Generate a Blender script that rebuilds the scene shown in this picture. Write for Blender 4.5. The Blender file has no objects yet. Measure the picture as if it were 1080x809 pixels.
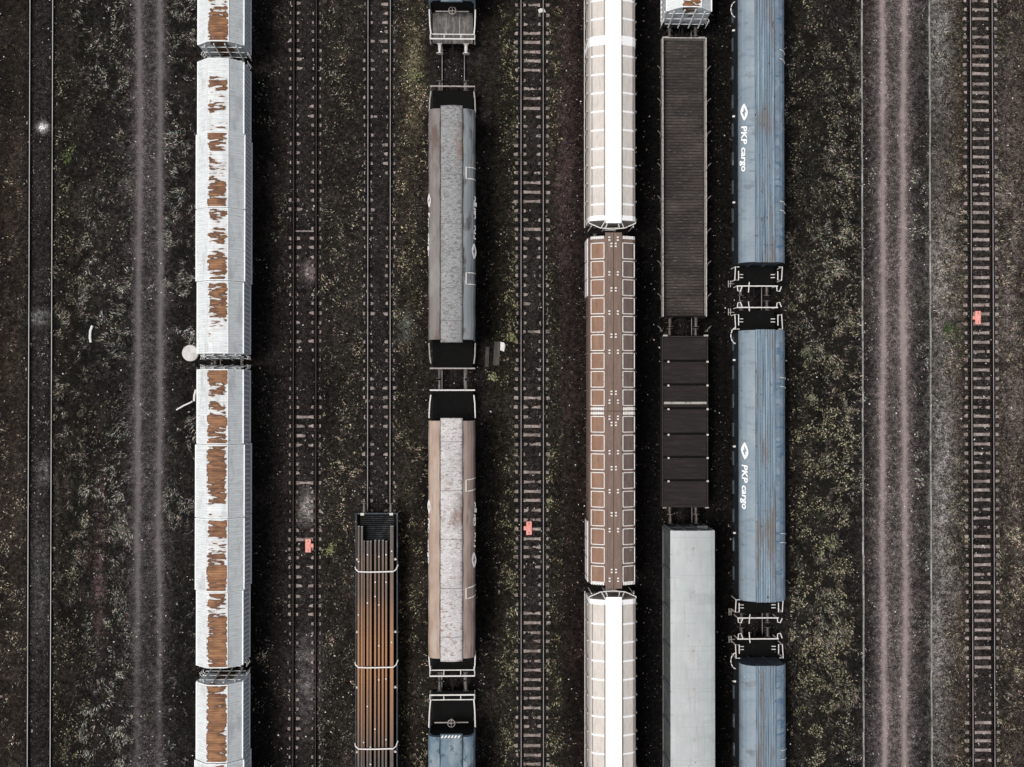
import bpy, math, random
import numpy as np
from mathutils import Vector, Matrix
R = math.radians
random.seed(7); rng = np.random.default_rng(7)
S = bpy.context.scene; COL = S.collection

# ------------------------------------------------------------------ camera
H = 75.0; F = 15.65*H; NX, NY = 508.0, 414.5          # drone height, focal length in px, nadir point
cam = bpy.data.cameras.new('camera'); cam.sensor_width = 36; cam.lens = F/1080*36
cam.clip_start = .5; cam.clip_end = 3000
co = bpy.data.objects.new('camera', cam); COL.objects.link(co); S.camera = co
dcam = Vector(((NX-540)/F, -(NY-404.5)/F, -1)).normalized()
Q = dcam.rotation_difference(Vector((0, 0, -1)))
co.rotation_mode = 'QUATERNION'; co.rotation_quaternion = Q; co.location = (0, 0, H)
def W(px, py, z=0.):                                   # where a sight line meets height z: used to survey positions in metres
    d = Q @ Vector(((px-540)/F, -(py-404.5)/F, -1))
    return Vector((0, 0, H)) + d*((z-H)/d.z)
def X(px, z=0.): return W(px, 400, z).x
# ------------------------------------------------------------------ light
w = bpy.data.worlds.new('World'); S.world = w; w.use_nodes = True
nt = w.node_tree; bg = nt.nodes['Background']; sky = nt.nodes.new('ShaderNodeTexSky')
sky.sky_type = 'NISHITA'; sky.sun_disc = False
SUN_EL, SUN_AZ = 66, 265                               # azimuth from +Y clockwise: light comes from the left
sky.sun_elevation = R(SUN_EL); sky.sun_rotation = R(SUN_AZ); sky.dust_density = 4; sky.air_density = 1.0
sky.ozone_density = .6
hs = nt.nodes.new('ShaderNodeHueSaturation'); hs.inputs['Saturation'].default_value = .38     # thin high cloud takes most of the blue out
nt.links.new(sky.outputs[0], hs.inputs['Color']); nt.links.new(hs.outputs[0], bg.inputs[0]); bg.inputs[1].default_value = .095
sl = bpy.data.lights.new('sun', 'SUN'); sl.energy = 1.9; sl.angle = R(20); sl.color = (1, .95, .89)
so = bpy.data.objects.new('sun', sl); COL.objects.link(so)
sd = Vector((math.sin(R(SUN_AZ))*math.cos(R(SUN_EL)), math.cos(R(SUN_AZ))*math.cos(R(SUN_EL)), math.sin(R(SUN_EL))))
so.rotation_mode = 'QUATERNION'; so.rotation_quaternion = Vector((0, 0, 1)).rotation_difference(sd)
S.view_settings.view_transform = 'Standard'; S.view_settings.look = 'None'
S.view_settings.gamma = 1; S.view_settings.exposure = 0.25; S.view_settings.use_curve_mapping = False
S.render.engine = 'CYCLES'; S.cycles.max_bounces = 5

# ------------------------------------------------------------------ materials
def mk(name, base, rough=.75, metal=0, layers=(), bump=0, bscale=20, attr=None, lines=None, spec=.3, gain=None, bstretch=(1,1,1)):
    """layers: (colour, scale, stretch, lo, hi, band, detail) noise patches in object space; lines: (axis, period, width, colour)"""
    m = bpy.data.materials.new(name); m.use_nodes = True; t = m.node_tree; N = t.nodes; L = t.links
    p = N['Principled BSDF']; p.inputs['Roughness'].default_value = rough; p.inputs['Metallic'].default_value = metal
    p.inputs['Specular IOR Level'].default_value = spec
    tc = N.new('ShaderNodeTexCoord'); oi = N.new('ShaderNodeObjectInfo')
    off = N.new('ShaderNodeVectorMath'); off.operation = 'SCALE'; off.inputs[0].default_value = (37, 91, 53)
    L.new(oi.outputs['Random'], off.inputs['Scale'])
    add = N.new('ShaderNodeVectorMath'); L.new(tc.outputs['Object'], add.inputs[0]); L.new(off.outputs[0], add.inputs[1])
    sep = N.new('ShaderNodeSeparateXYZ'); L.new(tc.outputs['Object'], sep.inputs[0])
    def math_(op, a, b=None, c=None, clamp=False):
        n = N.new('ShaderNodeMath'); n.operation = op; n.use_clamp = clamp
        for i, v in enumerate((a, b, c)):
            if v is None: continue
            if isinstance(v, (int, float)): n.inputs[i].default_value = v
            else: L.new(v, n.inputs[i])
        return n.outputs[0]
    def mix(f, a, b):
        n = N.new('ShaderNodeMix'); n.data_type = 'RGBA'
        if isinstance(f, (int, float)): n.inputs[0].default_value = f
        else: L.new(f, n.inputs[0])
        for i, v in ((6, a), (7, b)):
            if isinstance(v, tuple): n.inputs[i].default_value = (*v, 1)
            else: L.new(v, n.inputs[i])
        return n.outputs[2]
    def noise(scale, stretch, detail=6, rough_=.6, src=None):
        mp = N.new('ShaderNodeMapping'); mp.inputs['Scale'].default_value = stretch; L.new(src or add.outputs[0], mp.inputs[0])
        n = N.new('ShaderNodeTexNoise'); n.inputs['Scale'].default_value = scale; n.inputs['Detail'].default_value = detail
        n.inputs['Roughness'].default_value = rough_; L.new(mp.outputs[0], n.inputs['Vector']); return n.outputs[0]
    def ramp(v, lo, hi):
        n = N.new('ShaderNodeMapRange'); n.inputs[1].default_value = lo; n.inputs[2].default_value = hi; L.new(v, n.inputs[0]); return n.outputs[0]
    cur = base
    if attr:
        a = N.new('ShaderNodeAttribute'); a.attribute_name = attr; cur = a.outputs['Color']
    for ly in layers:
        c, sc, st, lo, hi = ly[:5]; band = ly[5] if len(ly) > 5 else None; det = ly[6] if len(ly) > 6 else 6
        f = ramp(noise(sc, st, det), lo, hi)
        if band:                                       # keep the patch within |x - centre| < half width, ragged edge
            cx, hw = band[:2]; soft = band[2] if len(band) > 2 else .12
            e = math_('ABSOLUTE', math_('SUBTRACT', sep.outputs[0], cx))
            rag = math_('MULTIPLY', math_('SUBTRACT', noise(9, (.15, 1, 1), 3), .5), soft*2.5)
            e = math_('ADD', e, rag)
            f = math_('MULTIPLY', f, ramp(e, hw, hw-soft*.4))
        cur = mix(f, cur, c)
    if lines:
        for ax, per, wd, c in lines:
            v = math_('FRACT', math_('DIVIDE', sep.outputs[ax], per))
            f = math_('LESS_THAN', v, wd); f = math_('MULTIPLY', f, .8); cur = mix(f, cur, c)
    if isinstance(cur, tuple): p.inputs['Base Color'].default_value = (*cur, 1)
    else: L.new(cur, p.inputs['Base Color'])
    if bump:
        b = N.new('ShaderNodeBump'); b.inputs['Strength'].default_value = bump; b.inputs['Distance'].default_value = .05
        L.new(noise(bscale, bstretch, 5), b.inputs['Height']); L.new(b.outputs[0], p.inputs['Normal'])
    return m
K = {}
rust = (.26, .115, .045); rustd = (.09, .035, .018)
K['white'] = mk('weathered_white_paint', (.72, .75, .76), .6, layers=[((.52, .54, .55), 3, (1, .3, 1), .5, .75), ((.25, .17, .12), 2.2, (.6, 4, 1), .68, .74)], bump=.15)
def hood_mat(name, amt, base=(.70, .735, .745)):
    m = mk(name, base, .6, layers=[((.52, .55, .565), 1.5, (.5, 5, 1), .42, .75), ((.40, .415, .42), 1.0, (2, .5, 1), .52, .75), ((.36, .33, .30), 5, (.6, 4, 1), .60, .70), ((.07, .035, .02), 3, (.7, 5, 1), .70, .715, None, 3)],
        bump=.25, bscale=6, bstretch=(.2, 4, .2), lines=[(1, .155, .14, (.47, .49, .50))])
    t = m.node_tree; N = t.nodes; L = t.links; p = N['Principled BSDF']; cur = p.inputs['Base Color'].links[0].from_socket
    src = [n for n in N if n.type == 'VECT_MATH' and n.operation == 'ADD'][0].outputs[0]
    tc = [n for n in N if n.type == 'TEX_COORD'][0].outputs['Object']; sp = N.new('ShaderNodeSeparateXYZ'); L.new(tc, sp.inputs[0])
    def M2(op, a, b=None, c=None):
        n = N.new('ShaderNodeMath'); n.operation = op
        for k, v in enumerate((a, b, c)):
            if v is None: continue
            if isinstance(v, (int, float)): n.inputs[k].default_value = v
            else: L.new(v, n.inputs[k])
        return n.outputs[0]
    def NZ(scale, st, det=4):
        mp = N.new('ShaderNodeMapping'); mp.inputs['Scale'].default_value = st; L.new(src, mp.inputs[0]); n = N.new('ShaderNodeTexNoise'); n.inputs['Scale'].default_value = scale; n.inputs['Detail'].default_value = det
        L.new(mp.outputs[0], n.inputs['Vector']); return n.outputs[0]
    def RP(v, lo, hi):
        n = N.new('ShaderNodeMapRange'); n.inputs[1].default_value = lo; n.inputs[2].default_value = hi; L.new(v, n.inputs[0]); return n.outputs[0]
    cosy = M2('COSINE', M2('MULTIPLY_ADD', sp.outputs[1], 4.35, M2('MULTIPLY', NZ(.35, (0, 1, 0), 2), 9)))
    low = NZ(.6, (.45, 1, 1), 3); fine = NZ(2.0, (.7, 3.2, 1), 6)
    v = M2('ADD', M2('MULTIPLY_ADD', cosy, .038, low), M2('MULTIPLY', M2('SUBTRACT', fine, .5), .62))          # how rusty this stretch is
    e = M2('ABSOLUTE', sp.outputs[0]); e = M2('ADD', e, M2('MULTIPLY', M2('SUBTRACT', NZ(1.5, (.6, 3.0, 1), 6), .5), .62))
    v = M2('SUBTRACT', v, M2('MULTIPLY', RP(e, .50, .76), .35))                                               # peters out towards the fold seams
    v = M2('MULTIPLY_ADD', M2('LESS_THAN', M2('ABSOLUTE', sp.outputs[0]), .655), 1.0, M2('SUBTRACT', v, 1.0))
    def MX(f, a, c):
        n = N.new('ShaderNodeMix'); n.data_type = 'RGBA'; L.new(f, n.inputs[0]); L.new(a, n.inputs[6])
        if isinstance(c, tuple): n.inputs[7].default_value = (*c, 1)
        else: L.new(c, n.inputs[7])
        return n.outputs[2]
    th = .52-amt
    body = N.new('ShaderNodeMix'); body.data_type = 'RGBA'; L.new(RP(NZ(2.2, (.5, 2.2, 1), 5), .38, .64), body.inputs[0]); body.inputs[6].default_value = (.17, .075, .032, 1); body.inputs[7].default_value = (.32, .155, .07, 1)
    cur = MX(M2('MULTIPLY', RP(v, th-.12, th), .30), cur, (.42, .30, .21)); cur = MX(RP(v, th-.010, th+.006), cur, (.085, .036, .018)); cur = MX(RP(v, th+.03, th+.14), cur, body.outputs[2])
    st = M2('LESS_THAN', M2('FRACT', M2('DIVIDE', sp.outputs[1], .155)), .3); cur = MX(M2('MULTIPLY', M2('MULTIPLY', st, RP(v, th, th+.01)), .45), cur, (.09, .04, .02))
    L.new(cur, p.inputs['Base Color']); return m
K['hood_light'] = hood_mat('white_hood_some_rust', -.03)
K['hood_heavy'] = hood_mat('white_hood_much_rust', .068)
K['hood_rib'] = mk('white_wall_rib', (.80, .82, .84), .6, layers=[((.3, .2, .15), 3, (1, 1, .5), .66, .72)])
K['hood_wall'] = mk('ribbed_hood_wall', (.50, .52, .54), .6, layers=[((.38, .40, .42), 2.5, (1, 1, .4), .5, .75), ((.2, .11, .07), 3, (1, 1, .5), .66, .72)])
K['steel_dark'] = mk('dark_underframe_steel', (.010, .009, .009), .9, layers=[((.022, .018, .015), 5, (1, 1, 1), .5, .8)], spec=.1)
K['black'] = mk('black_deck_steel', (.006, .006, .006), .95, layers=[((.014, .013, .012), 3, (3, .6, 1), .55, .8)], bump=.3, spec=.08)
K['deck_grey'] = mk('grey_deck_plates', (.10, .095, .09), .75, layers=[((.28, .27, .26), 3, (2, .4, 1), .45, .8), ((.03, .027, .025), 6, (3, .6, 1), .5, .7)], bump=.3)
K['rail_white'] = mk('white_handrail_paint', (.74, .72, .70), .5, layers=[((.35, .29, .25), 9, (1, 1, 1), .58, .7)])
K['rail_dull'] = mk('dull_handrail_paint', (.40, .37, .35), .55, layers=[((.16, .12, .1), 9, (1, 1, 1), .5, .7)])
K['buffer'] = mk('greasy_buffer_steel', (.09, .08, .075), .5, metal=.3, layers=[((.25, .22, .2), 8, (1, 1, 1), .55, .75)])
K['buffer_white'] = mk('pale_buffer_paint', (.6, .58, .55), .5, layers=[((.2, .18, .16), 8, (1, 1, 1), .55, .75)])
K['wheel'] = mk('wheel_steel', (.05, .04, .035), .5, metal=.5)
# tilt roof wagons on the middle track
def dimple(name, base, dark, lo, hi):
    return mk(name, base, .65, layers=[(tuple(c*.72 for c in base), 1.1, (1, .5, 1), .45, .7), (dark, 3.2, (1, 1.7, 1), lo-.02, hi, None, 2), (dark, 5.5, (.7, 2.2, 1), lo, hi+.02, None, 1), (tuple(c*.8 for c in base), 9, (.6, 2, 1), .5, .65, None, 1),
        (tuple(min(1, c*1.35) for c in base), 7, (1, 2, 1), .58, .7, None, 2), ((.20, .13, .10), .5, (1, .5, 1), .60, .72)], bump=.9, bscale=4, bstretch=(1, 1.6, 1), lines=[(1, 3.1, .012, (.12, .11, .11))])
K['tarp_grey'] = dimple('grey_roof_sheet', (.27, .275, .28), (.13, .12, .12), .55, .64)
K['tarp_pale'] = dimple('pale_roof_sheet', (.52, .51, .51), (.27, .20, .175), .58, .66)
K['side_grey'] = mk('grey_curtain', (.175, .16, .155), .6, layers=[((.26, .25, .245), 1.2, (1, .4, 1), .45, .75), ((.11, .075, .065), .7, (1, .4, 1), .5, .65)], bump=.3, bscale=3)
K['side_grey_shaded'] = mk('grey_curtain_shaded', (.165, .18, .19), .6, layers=[((.23, .24, .25), 1.2, (1, .4, 1), .45, .75), ((.07, .07, .075), 1.5, (1, .4, 1), .55, .65)], bump=.3, bscale=3)  # right flank of the grey wagon: cooler, darker shade painted into the colour
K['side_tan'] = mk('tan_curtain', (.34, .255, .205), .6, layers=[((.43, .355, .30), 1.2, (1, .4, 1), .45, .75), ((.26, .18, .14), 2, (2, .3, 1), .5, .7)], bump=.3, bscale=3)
K['side_tan_shaded'] = mk('tan_curtain_shaded', (.225, .175, .15), .6, layers=[((.31, .25, .22), 1.2, (1, .4, 1), .45, .75), ((.15, .115, .10), 2, (2, .3, 1), .5, .7)], bump=.3, bscale=3)  # right flank of the tan wagon: darker copy of tan, shade painted in
K['blue_sheet'] = mk('blue_tarpaulin', (.190, .240, .285), .6, layers=[((.24, .29, .33), 1.0, (1, .5, 1), .42, .7), ((.15, .205, .26), .8, (.4, 2.5, 1), .56, .70), ((.12, .17, .22), 3, (1, 5, 1), .66, .69), ((.13, .145, .16), 1.3, (.5, 1.6, 1), .55, .72), ((.33, .36, .38), 4, (1, 1, 1), .66, .71)], bump=.35, bscale=2.5, bstretch=(.6, 1.5, 1))
K['blue_edge'] = mk('blue_tarpaulin_edge', (.155, .210, .270), .6, layers=[((.25, .315, .37), 1.6, (1, .7, 1), .48, .7), ((.08, .15, .23), 1.8, (.6, 2.0, 1), .54, .64)], bump=.4, bscale=3)
K['blue_streak'] = mk('blue_tarpaulin_ridge', (.135, .185, .235), .6, layers=[((.22, .29, .345), 4, (2.4, .04, 1), .50, .60), ((.05, .07, .10), 6, (2.6, .04, 1), .56, .64),
    ((.13, .125, .125), 1.4, (1.3, .16, 1), .50, .62), ((.05, .04, .038), 2.2, (2, .7, 1), .64, .68), ((.04, .03, .03), 3.2, (3, 1, 1), .66, .70), ((.15, .11, .09), 7, (1.5, .8, 1), .62, .70)], bump=.4, bscale=5, bstretch=(3, .3, 1))
K['blue_dull'] = mk('faded_blue_sheet', (.11, .165, .21), .6, layers=[((.26, .30, .33), 1.2, (1, .5, 1), .45, .7), ((.06, .09, .12), 2, (1, 1, 1), .55, .65)], bump=.4, bscale=4)
# hoppers
K['cream'] = mk('cream_hopper_panel', (.56, .52, .48), .6, layers=[((.44, .41, .385), 2.5, (3, .6, 1), .45, .75), ((.33, .29, .26), 9, (3, .5, 1), .62, .72)], bump=.15, bscale=5)
K['hopper_white'] = mk('bright_hopper_white', (.86, .86, .86), .5, layers=[((.74, .74, .75), 3, (1, 1, 1), .6, .8)])
K['walk'] = mk('white_walkway', (.87, .87, .87), .5, layers=[((.80, .80, .80), 6, (1, 1, 1), .6, .8)])
K['hop_brown'] = mk('brown_hopper_steel', (.155, .105, .083), .6, layers=[((.21, .15, .12), 2.5, (3, .3, 1), .45, .75), ((.10, .07, .058), 6, (3, .3, 1), .55, .7)], bump=.2)
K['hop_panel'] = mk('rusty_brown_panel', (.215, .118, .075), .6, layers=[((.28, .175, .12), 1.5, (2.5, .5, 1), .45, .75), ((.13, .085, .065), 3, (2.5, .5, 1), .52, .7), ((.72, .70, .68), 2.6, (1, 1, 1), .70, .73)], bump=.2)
K['hop_panel_shaded'] = mk('shaded_brown_panel', (.125, .092, .078), .6, layers=[((.18, .135, .115), 1.5, (2.5, .5, 1), .45, .75), ((.075, .058, .05), 3, (2.5, .5, 1), .52, .7), ((.72, .70, .68), 2.6, (1, 1, 1), .71, .74)], bump=.2)  # right-slope panels: shade of the side facing away painted into the brown
# track 8
K['planks'] = mk('worn_plank_floor', (.027, .0215, .0195), .85, layers=[((.066, .052, .046), .45, (.6, 2, 1), .42, .65), ((.028, .024, .023), .9, (.3, 2.5, 1), .5, .66), ((.18, .165, .155), 6, (.5, 4, 1), .58, .72), ((.012, .013, .012), 3.2, (.4, 3, 1), .58, .68)], bump=.6, bscale=7, bstretch=(.3, 3, 1), lines=[(1, .2, .1, (.018, .015, .014))])
K['stake'] = mk('dull_stake_steel', (.15, .14, .13), .7)
K['board_edge'] = mk('pale_board_edge', (.40, .38, .35), .7, layers=[((.14, .12, .11), 5, (1, 1, 1), .5, .7)])
K['cover_brown'] = mk('dark_ribbed_cover', (.019, .0155, .0145), .7, layers=[((.036, .029, .027), 1.5, (.5, 3, 1), .45, .7), ((.025, .02, .019), 3, (.4, 5, 1), .5, .7), ((.20, .185, .175), 3, (.8, 5, 1), .68, .76)], bump=.3)
K['box_grey'] = mk('galvanised_box_roof', (.37, .395, .40), .55, layers=[((.44, .46, .465), .9, (1, .6, 1), .42, .7), ((.32, .345, .355), .8, (.6, 1.5, 1), .55, .75), ((.20, .19, .18), 5, (1, .5, 1), .64, .70, (0, .5)), ((.33, .325, .31), 2.2, (3, .25, 1), .55, .75), ((.26, .26, .255), 11, (1, 1, 1), .66, .72)], bump=.2, bscale=3, lines=[(1, 2.4, .012, (.30, .33, .35))])
K['box_side'] = mk('grey_box_side', (.075, .08, .082), .65, layers=[((.15, .155, .158), 2, (1, 1, 1), .45, .75)])
K['brace'] = mk('grey_brace', (.11, .118, .12), .6)
# load wagon
K['wagon_blue'] = mk('dark_blue_grey_paint', (.05, .062, .075), .6, layers=[((.14, .16, .18), 4, (1, .4, 1), .55, .7)])
K['deck_dark'] = mk('dark_grating', (.013, .015, .017), .7, layers=[((.05, .055, .06), 2, (1, 1, 1), .52, .7)], spec=.1)
K['under_blue'] = mk('dark_side_wall', (.016, .020, .025), .8, layers=[((.035, .042, .05), 3, (1, .5, 1), .5, .7)], spec=.1)
K['beam'] = mk('rusty_steel_beam', (.10, .082, .072), .6, layers=[((.17, .14, .12), 3, (3, .1, 1), .45, .8), ((.055, .045, .04), 3, (4, .2, 1), .5, .75)])
K['beam_orange'] = K['beam']
K['strap'] = mk('pale_load_strap', (.80, .78, .75), .6)
K['blockw'] = mk('pale_bracket', (.6, .57, .53), .6)
# ground & track
K['rail'] = mk('worn_rail_head', (.25, .25, .252), .5, layers=[((.10, .09, .085), 3, (1, .3, 1), .5, .75)])
K['rail_bright'] = mk('polished_rail_head', (.34, .34, .34), .45, layers=[((.16, .155, .15), 1, (1, .2, 1), .5, .75)])
K['rail_rust'] = mk('rusty_rail_head', (.034, .023, .020), .7, layers=[((.05, .034, .029), 3, (1, .3, 1), .5, .75)])
K['rail_web'] = mk('rusty_rail_web', (.007, .005, .0045), .95, spec=.04)
K['concrete_dark'] = mk('darkened_sleeper', (.022, .018, .016), .85, layers=[((.045, .038, .034), 6, (1, 1, 1), .5, .65)], spec=.1)  # near-black tone for rail seats, and for wagon shade painted onto covered sleepers
K['concrete'] = mk('aged_concrete_sleeper', (.38, .315, .29), .85, layers=[((.13, .105, .095), 1.6, (1, 1, 1), .42, .62), ((.19, .155, .14), 6, (1, 1, 1), .42, .65), ((.44, .39, .37), 9, (1, 1, 1), .60, .75), ((.07, .06, .05), 5, (1, 1, 1), .60, .68)], bump=.3)
K['kerb'] = mk('thin_concrete_strip', (.22, .22, .21), .8, layers=[((.38, .38, .37), .6, (1, 1, 1), .5, .65), ((.09, .09, .085), 1.6, (1, 1, 1), .52, .66)])
K['pink'] = mk('salmon_painted_plate', (.70, .27, .23), .6, layers=[((.30, .15, .12), 6, (1, 1, 1), .6, .7), ((.85, .50, .45), 12, (1, 1, 1), .5, .7)])
K['wood'] = mk('weathered_board', (.055, .049, .045), .85, layers=[((.11, .098, .09), 3, (6, .6, 1), .45, .7), ((.04, .035, .03), 4, (6, .6, 1), .55, .7)], bump=.4)
K['pale'] = mk('pale_concrete', (.60, .585, .56), .8, layers=[((.42, .41, .39), 3, (1, 1, 1), .45, .7), ((.3, .29, .27), 14, (1, 1, 1), .6, .75)], bump=.2)
K['scrap'] = mk('white_scrap', (.7, .69, .67), .6)
K['hose'] = mk('striped_grab_rail', (.75, .73, .72), .5)
K['letter'] = mk('white_lettering', (.85, .86, .87), .5)
K['stone'] = mk('loose_stone', (.3, .29, .28), .8, attr='Col')
K['leaf'] = mk('leaf_and_blade', (.05, .05, .03), .8, attr='Col', spec=.1)
K['ground'] = mk('yard_ground', (.03, .03, .03), .95, attr='Col', spec=.1, bump=1.0, bscale=6)
def finish_ground():
    m = K['ground']; t = m.node_tree; N = t.nodes; L = t.links; p = N['Principled BSDF']
    a = [n for n in N if n.type == 'ATTRIBUTE'][0]; tc = [n for n in N if n.type == 'TEX_COORD'][0]
    prod = None
    for sc, lo, hi, a0, a1, det in ((13, .36, .66, .22, 2.3, 4), (3.3, .36, .66, .5, 1.6, 5), (.5, .3, .7, .75, 1.25, 4)):
        n = N.new('ShaderNodeTexNoise'); n.inputs['Scale'].default_value = sc; n.inputs['Detail'].default_value = det
        L.new(tc.outputs['Object'], n.inputs['Vector'])
        r = N.new('ShaderNodeMapRange'); L.new(n.outputs[0], r.inputs[0])
        for i, v in enumerate((lo, hi, a0, a1)): r.inputs[i+1].default_value = v
        if prod is None: prod = r.outputs[0]
        else:
            k = N.new('ShaderNodeMath'); k.operation = 'MULTIPLY'; L.new(prod, k.inputs[0]); L.new(r.outputs[0], k.inputs[1]); prod = k.outputs[0]
    sm = N.new('ShaderNodeMix'); sm.data_type = 'FLOAT'; L.new(a.outputs['Alpha'], sm.inputs[0]); L.new(prod, sm.inputs[2]); sm.inputs[3].default_value = 1.0
    sf = N.new('ShaderNodeMath'); sf.operation = 'MULTIPLY'; sf.inputs[1].default_value = .97; L.new(a.outputs['Alpha'], sf.inputs[0]); L.new(sf.outputs[0], sm.inputs[0]); prod = sm.outputs[0]
    v = N.new('ShaderNodeVectorMath'); v.operation = 'SCALE'; L.new(a.outputs['Color'], v.inputs[0]); L.new(prod, v.inputs['Scale'])
    L.new(v.outputs[0], p.inputs['Base Color'])
finish_ground()
def finish_beam():                                     # beams are freshly rusted orange along their middle stretch, grey towards the ends
    m = K['beam']; t = m.node_tree; N = t.nodes; L = t.links; p = N['Principled BSDF']
    cur = p.inputs['Base Color'].links[0].from_socket
    tc = [n for n in N if n.type == 'TEX_COORD'][0]; sp = N.new('ShaderNodeSeparateXYZ'); L.new(tc.outputs['Object'], sp.inputs[0])
    nz = N.new('ShaderNodeTexNoise'); nz.inputs['Scale'].default_value = .5; L.new(tc.outputs['Object'], nz.inputs['Vector'])
    ad = N.new('ShaderNodeMath'); ad.operation = 'MULTIPLY_ADD'; L.new(nz.outputs[0], ad.inputs[0]); ad.inputs[1].default_value = 5; L.new(sp.outputs[1], ad.inputs[2])
    r = N.new('ShaderNodeValToRGB'); mr = N.new('ShaderNodeMapRange'); L.new(ad.outputs[0], mr.inputs[0]); mr.inputs[1].default_value = -29+2.5; mr.inputs[2].default_value = -8+2.5
    L.new(mr.outputs[0], r.inputs[0]); e = r.color_ramp.elements
    e[0].position = .22; e[0].color = (0, 0, 0, 1); e[1].position = .86; e[1].color = (0, 0, 0, 1)
    q = e.new(.50); q.color = (.9, .9, .9, 1); q = e.new(.60); q.color = (.9, .9, .9, 1)
    mx = N.new('ShaderNodeMix'); mx.data_type = 'RGBA'; L.new(r.outputs[0], mx.inputs[0]); L.new(cur, mx.inputs[6]); mx.inputs[7].default_value = (.34, .17, .08, 1)
    L.new(mx.outputs[2], p.inputs['Base Color'])
finish_beam()

# ------------------------------------------------------------------ mesh helpers
class MB:
    def __init__(s): s.v = []; s.f = []; s.m = []
    def add(s, vs, fs, mi=0):
        o = len(s.v); s.v += [tuple(v) for v in vs]; s.f += [tuple(o+i for i in f) for f in fs]; s.m += [mi]*len(fs); return s
    def box(s, x0, x1, y0, y1, z0, z1, mi=0):
        vs = [(x, y, z) for z in (z0, z1) for y in (y0, y1) for x in (x0, x1)]
        return s.add(vs, [(0, 2, 3, 1), (4, 5, 7, 6), (0, 1, 5, 4), (2, 6, 7, 3), (0, 4, 6, 2), (1, 3, 7, 5)], mi)
    def bbox(s, x0, x1, y0, y1, z0, z1, b=.02, mi=0):  # box with a chamfered top
        vs = [(x0, y0, z0), (x1, y0, z0), (x1, y1, z0), (x0, y1, z0), (x0, y0, z1-b), (x1, y0, z1-b), (x1, y1, z1-b), (x0, y1, z1-b),
              (x0+b, y0+b, z1), (x1-b, y0+b, z1), (x1-b, y1-b, z1), (x0+b, y1-b, z1)]
        fs = [(3, 2, 1, 0), (8, 9, 10, 11)]
        for k in range(4):
            j = (k+1) % 4; fs += [(k, j, 4+j, 4+k), (4+k, 4+j, 8+j, 8+k)]
        return s.add(vs, fs, mi)
    def tube(s, pts, r, n=6, mi=0, cap=True):
        pts = [Vector(p) for p in pts]; o = len(s.v); rings = []
        for i, p in enumerate(pts):
            d = (pts[min(i+1, len(pts)-1)]-pts[max(i-1, 0)]).normalized()
            a = d.orthogonal().normalized() if i == 0 else (a - d*a.dot(d)).normalized()
            b = d.cross(a)
            for k in range(n):
                t = 2*math.pi*k/n; s.v.append(tuple(p+a*(r*math.cos(t))+b*(r*math.sin(t))))
        for i in range(len(pts)-1):
            for k in range(n):
                j = (k+1) % n; s.f.append((o+i*n+k, o+i*n+j, o+(i+1)*n+j, o+(i+1)*n+k)); s.m.append(mi)
        if cap:
            s.f.append(tuple(o+k for k in reversed(range(n)))); s.m.append(mi)
            e = o+(len(pts)-1)*n; s.f.append(tuple(e+k for k in range(n))); s.m.append(mi)
        return s
    def prism(s, prof, y0, y1, mi=0, n=1, wob=None, mis=None):  # closed x-z profile swept along y
        ys = np.linspace(y0, y1, n+1); o = len(s.v); k = len(prof)
        for y in ys:
            for (x, z) in prof:
                dx, dz = wob(x, y, z) if wob else (0, 0); s.v.append((x+dx, y, z+dz))
        for i in range(n):
            for j in range(k):
                l = (j+1) % k; s.f.append((o+i*k+j, o+(i+1)*k+j, o+(i+1)*k+l, o+i*k+l)); s.m.append(mis[j] if mis else mi)
        s.f.append(tuple(o+j for j in range(k))); s.m.append(mi)
        s.f.append(tuple(o+n*k+j for j in reversed(range(k)))); s.m.append(mi)
        return s
    def build(s, name, mats, parent=None, loc=(0, 0, 0), smooth=False):
        me = bpy.data.meshes.new(name); me.from_pydata(s.v, [], s.f)
        if not isinstance(mats, (list, tuple)): mats = [mats]
        for m in mats: me.materials.append(m)
        me.polygons.foreach_set('material_index', s.m)
        if smooth: me.polygons.foreach_set('use_smooth', [True]*len(s.f))
        me.validate(); me.update()
        o = bpy.data.objects.new(name, me); COL.objects.link(o); o.location = loc
        if parent: o.parent = parent
        return o
def tag(o, label, cat, group=None):
    o['label'] = label; o['category'] = cat
    if group: o['group'] = group
    return o
def thing(name, label, cat, loc, group=None):
    o = bpy.data.objects.new(name, None); o.empty_display_size = .3; COL.objects.link(o); o.location = loc
    return tag(o, label, cat, group)
def cp(o, parent, loc=None, scale=None):
    c = o.copy(); COL.objects.link(c); c.parent = parent
    if loc is not None: c.location = loc
    if scale: c.scale = scale
    for g in o.children: cp(g, c)
    return c

# ------------------------------------------------------------------ value noise
def vnoise(x, y, seed):
    xi = np.floor(x).astype(np.int64); yi = np.floor(y).astype(np.int64); xf = x-xi; yf = y-yi
    u = xf*xf*(3-2*xf); v = yf*yf*(3-2*yf)
    def h(a, b):
        n = (a*374761393 + b*668265263 + seed*974634777) & 0xffffffff
        n = ((n ^ (n >> 13))*1274126177) & 0xffffffff; return ((n ^ (n >> 16)) & 0xffff)/65535.
    return (h(xi, yi)*(1-u)+h(xi+1, yi)*u)*(1-v)+(h(xi, yi+1)*(1-u)+h(xi+1, yi+1)*u)*v
def fbm(x, y, sc, seed, o=4):
    t = 0; a = .5; tot = 0
    for i in range(o): t = t+a*vnoise(x*sc*2**i+31.7*i, y*sc*2**i+17.3*i, seed+i); tot += a; a *= .55
    return t/tot
def sstep(a, b, x): t = np.clip((x-a)/(b-a), 0, 1); return t*t*(3-2*t)

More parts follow.
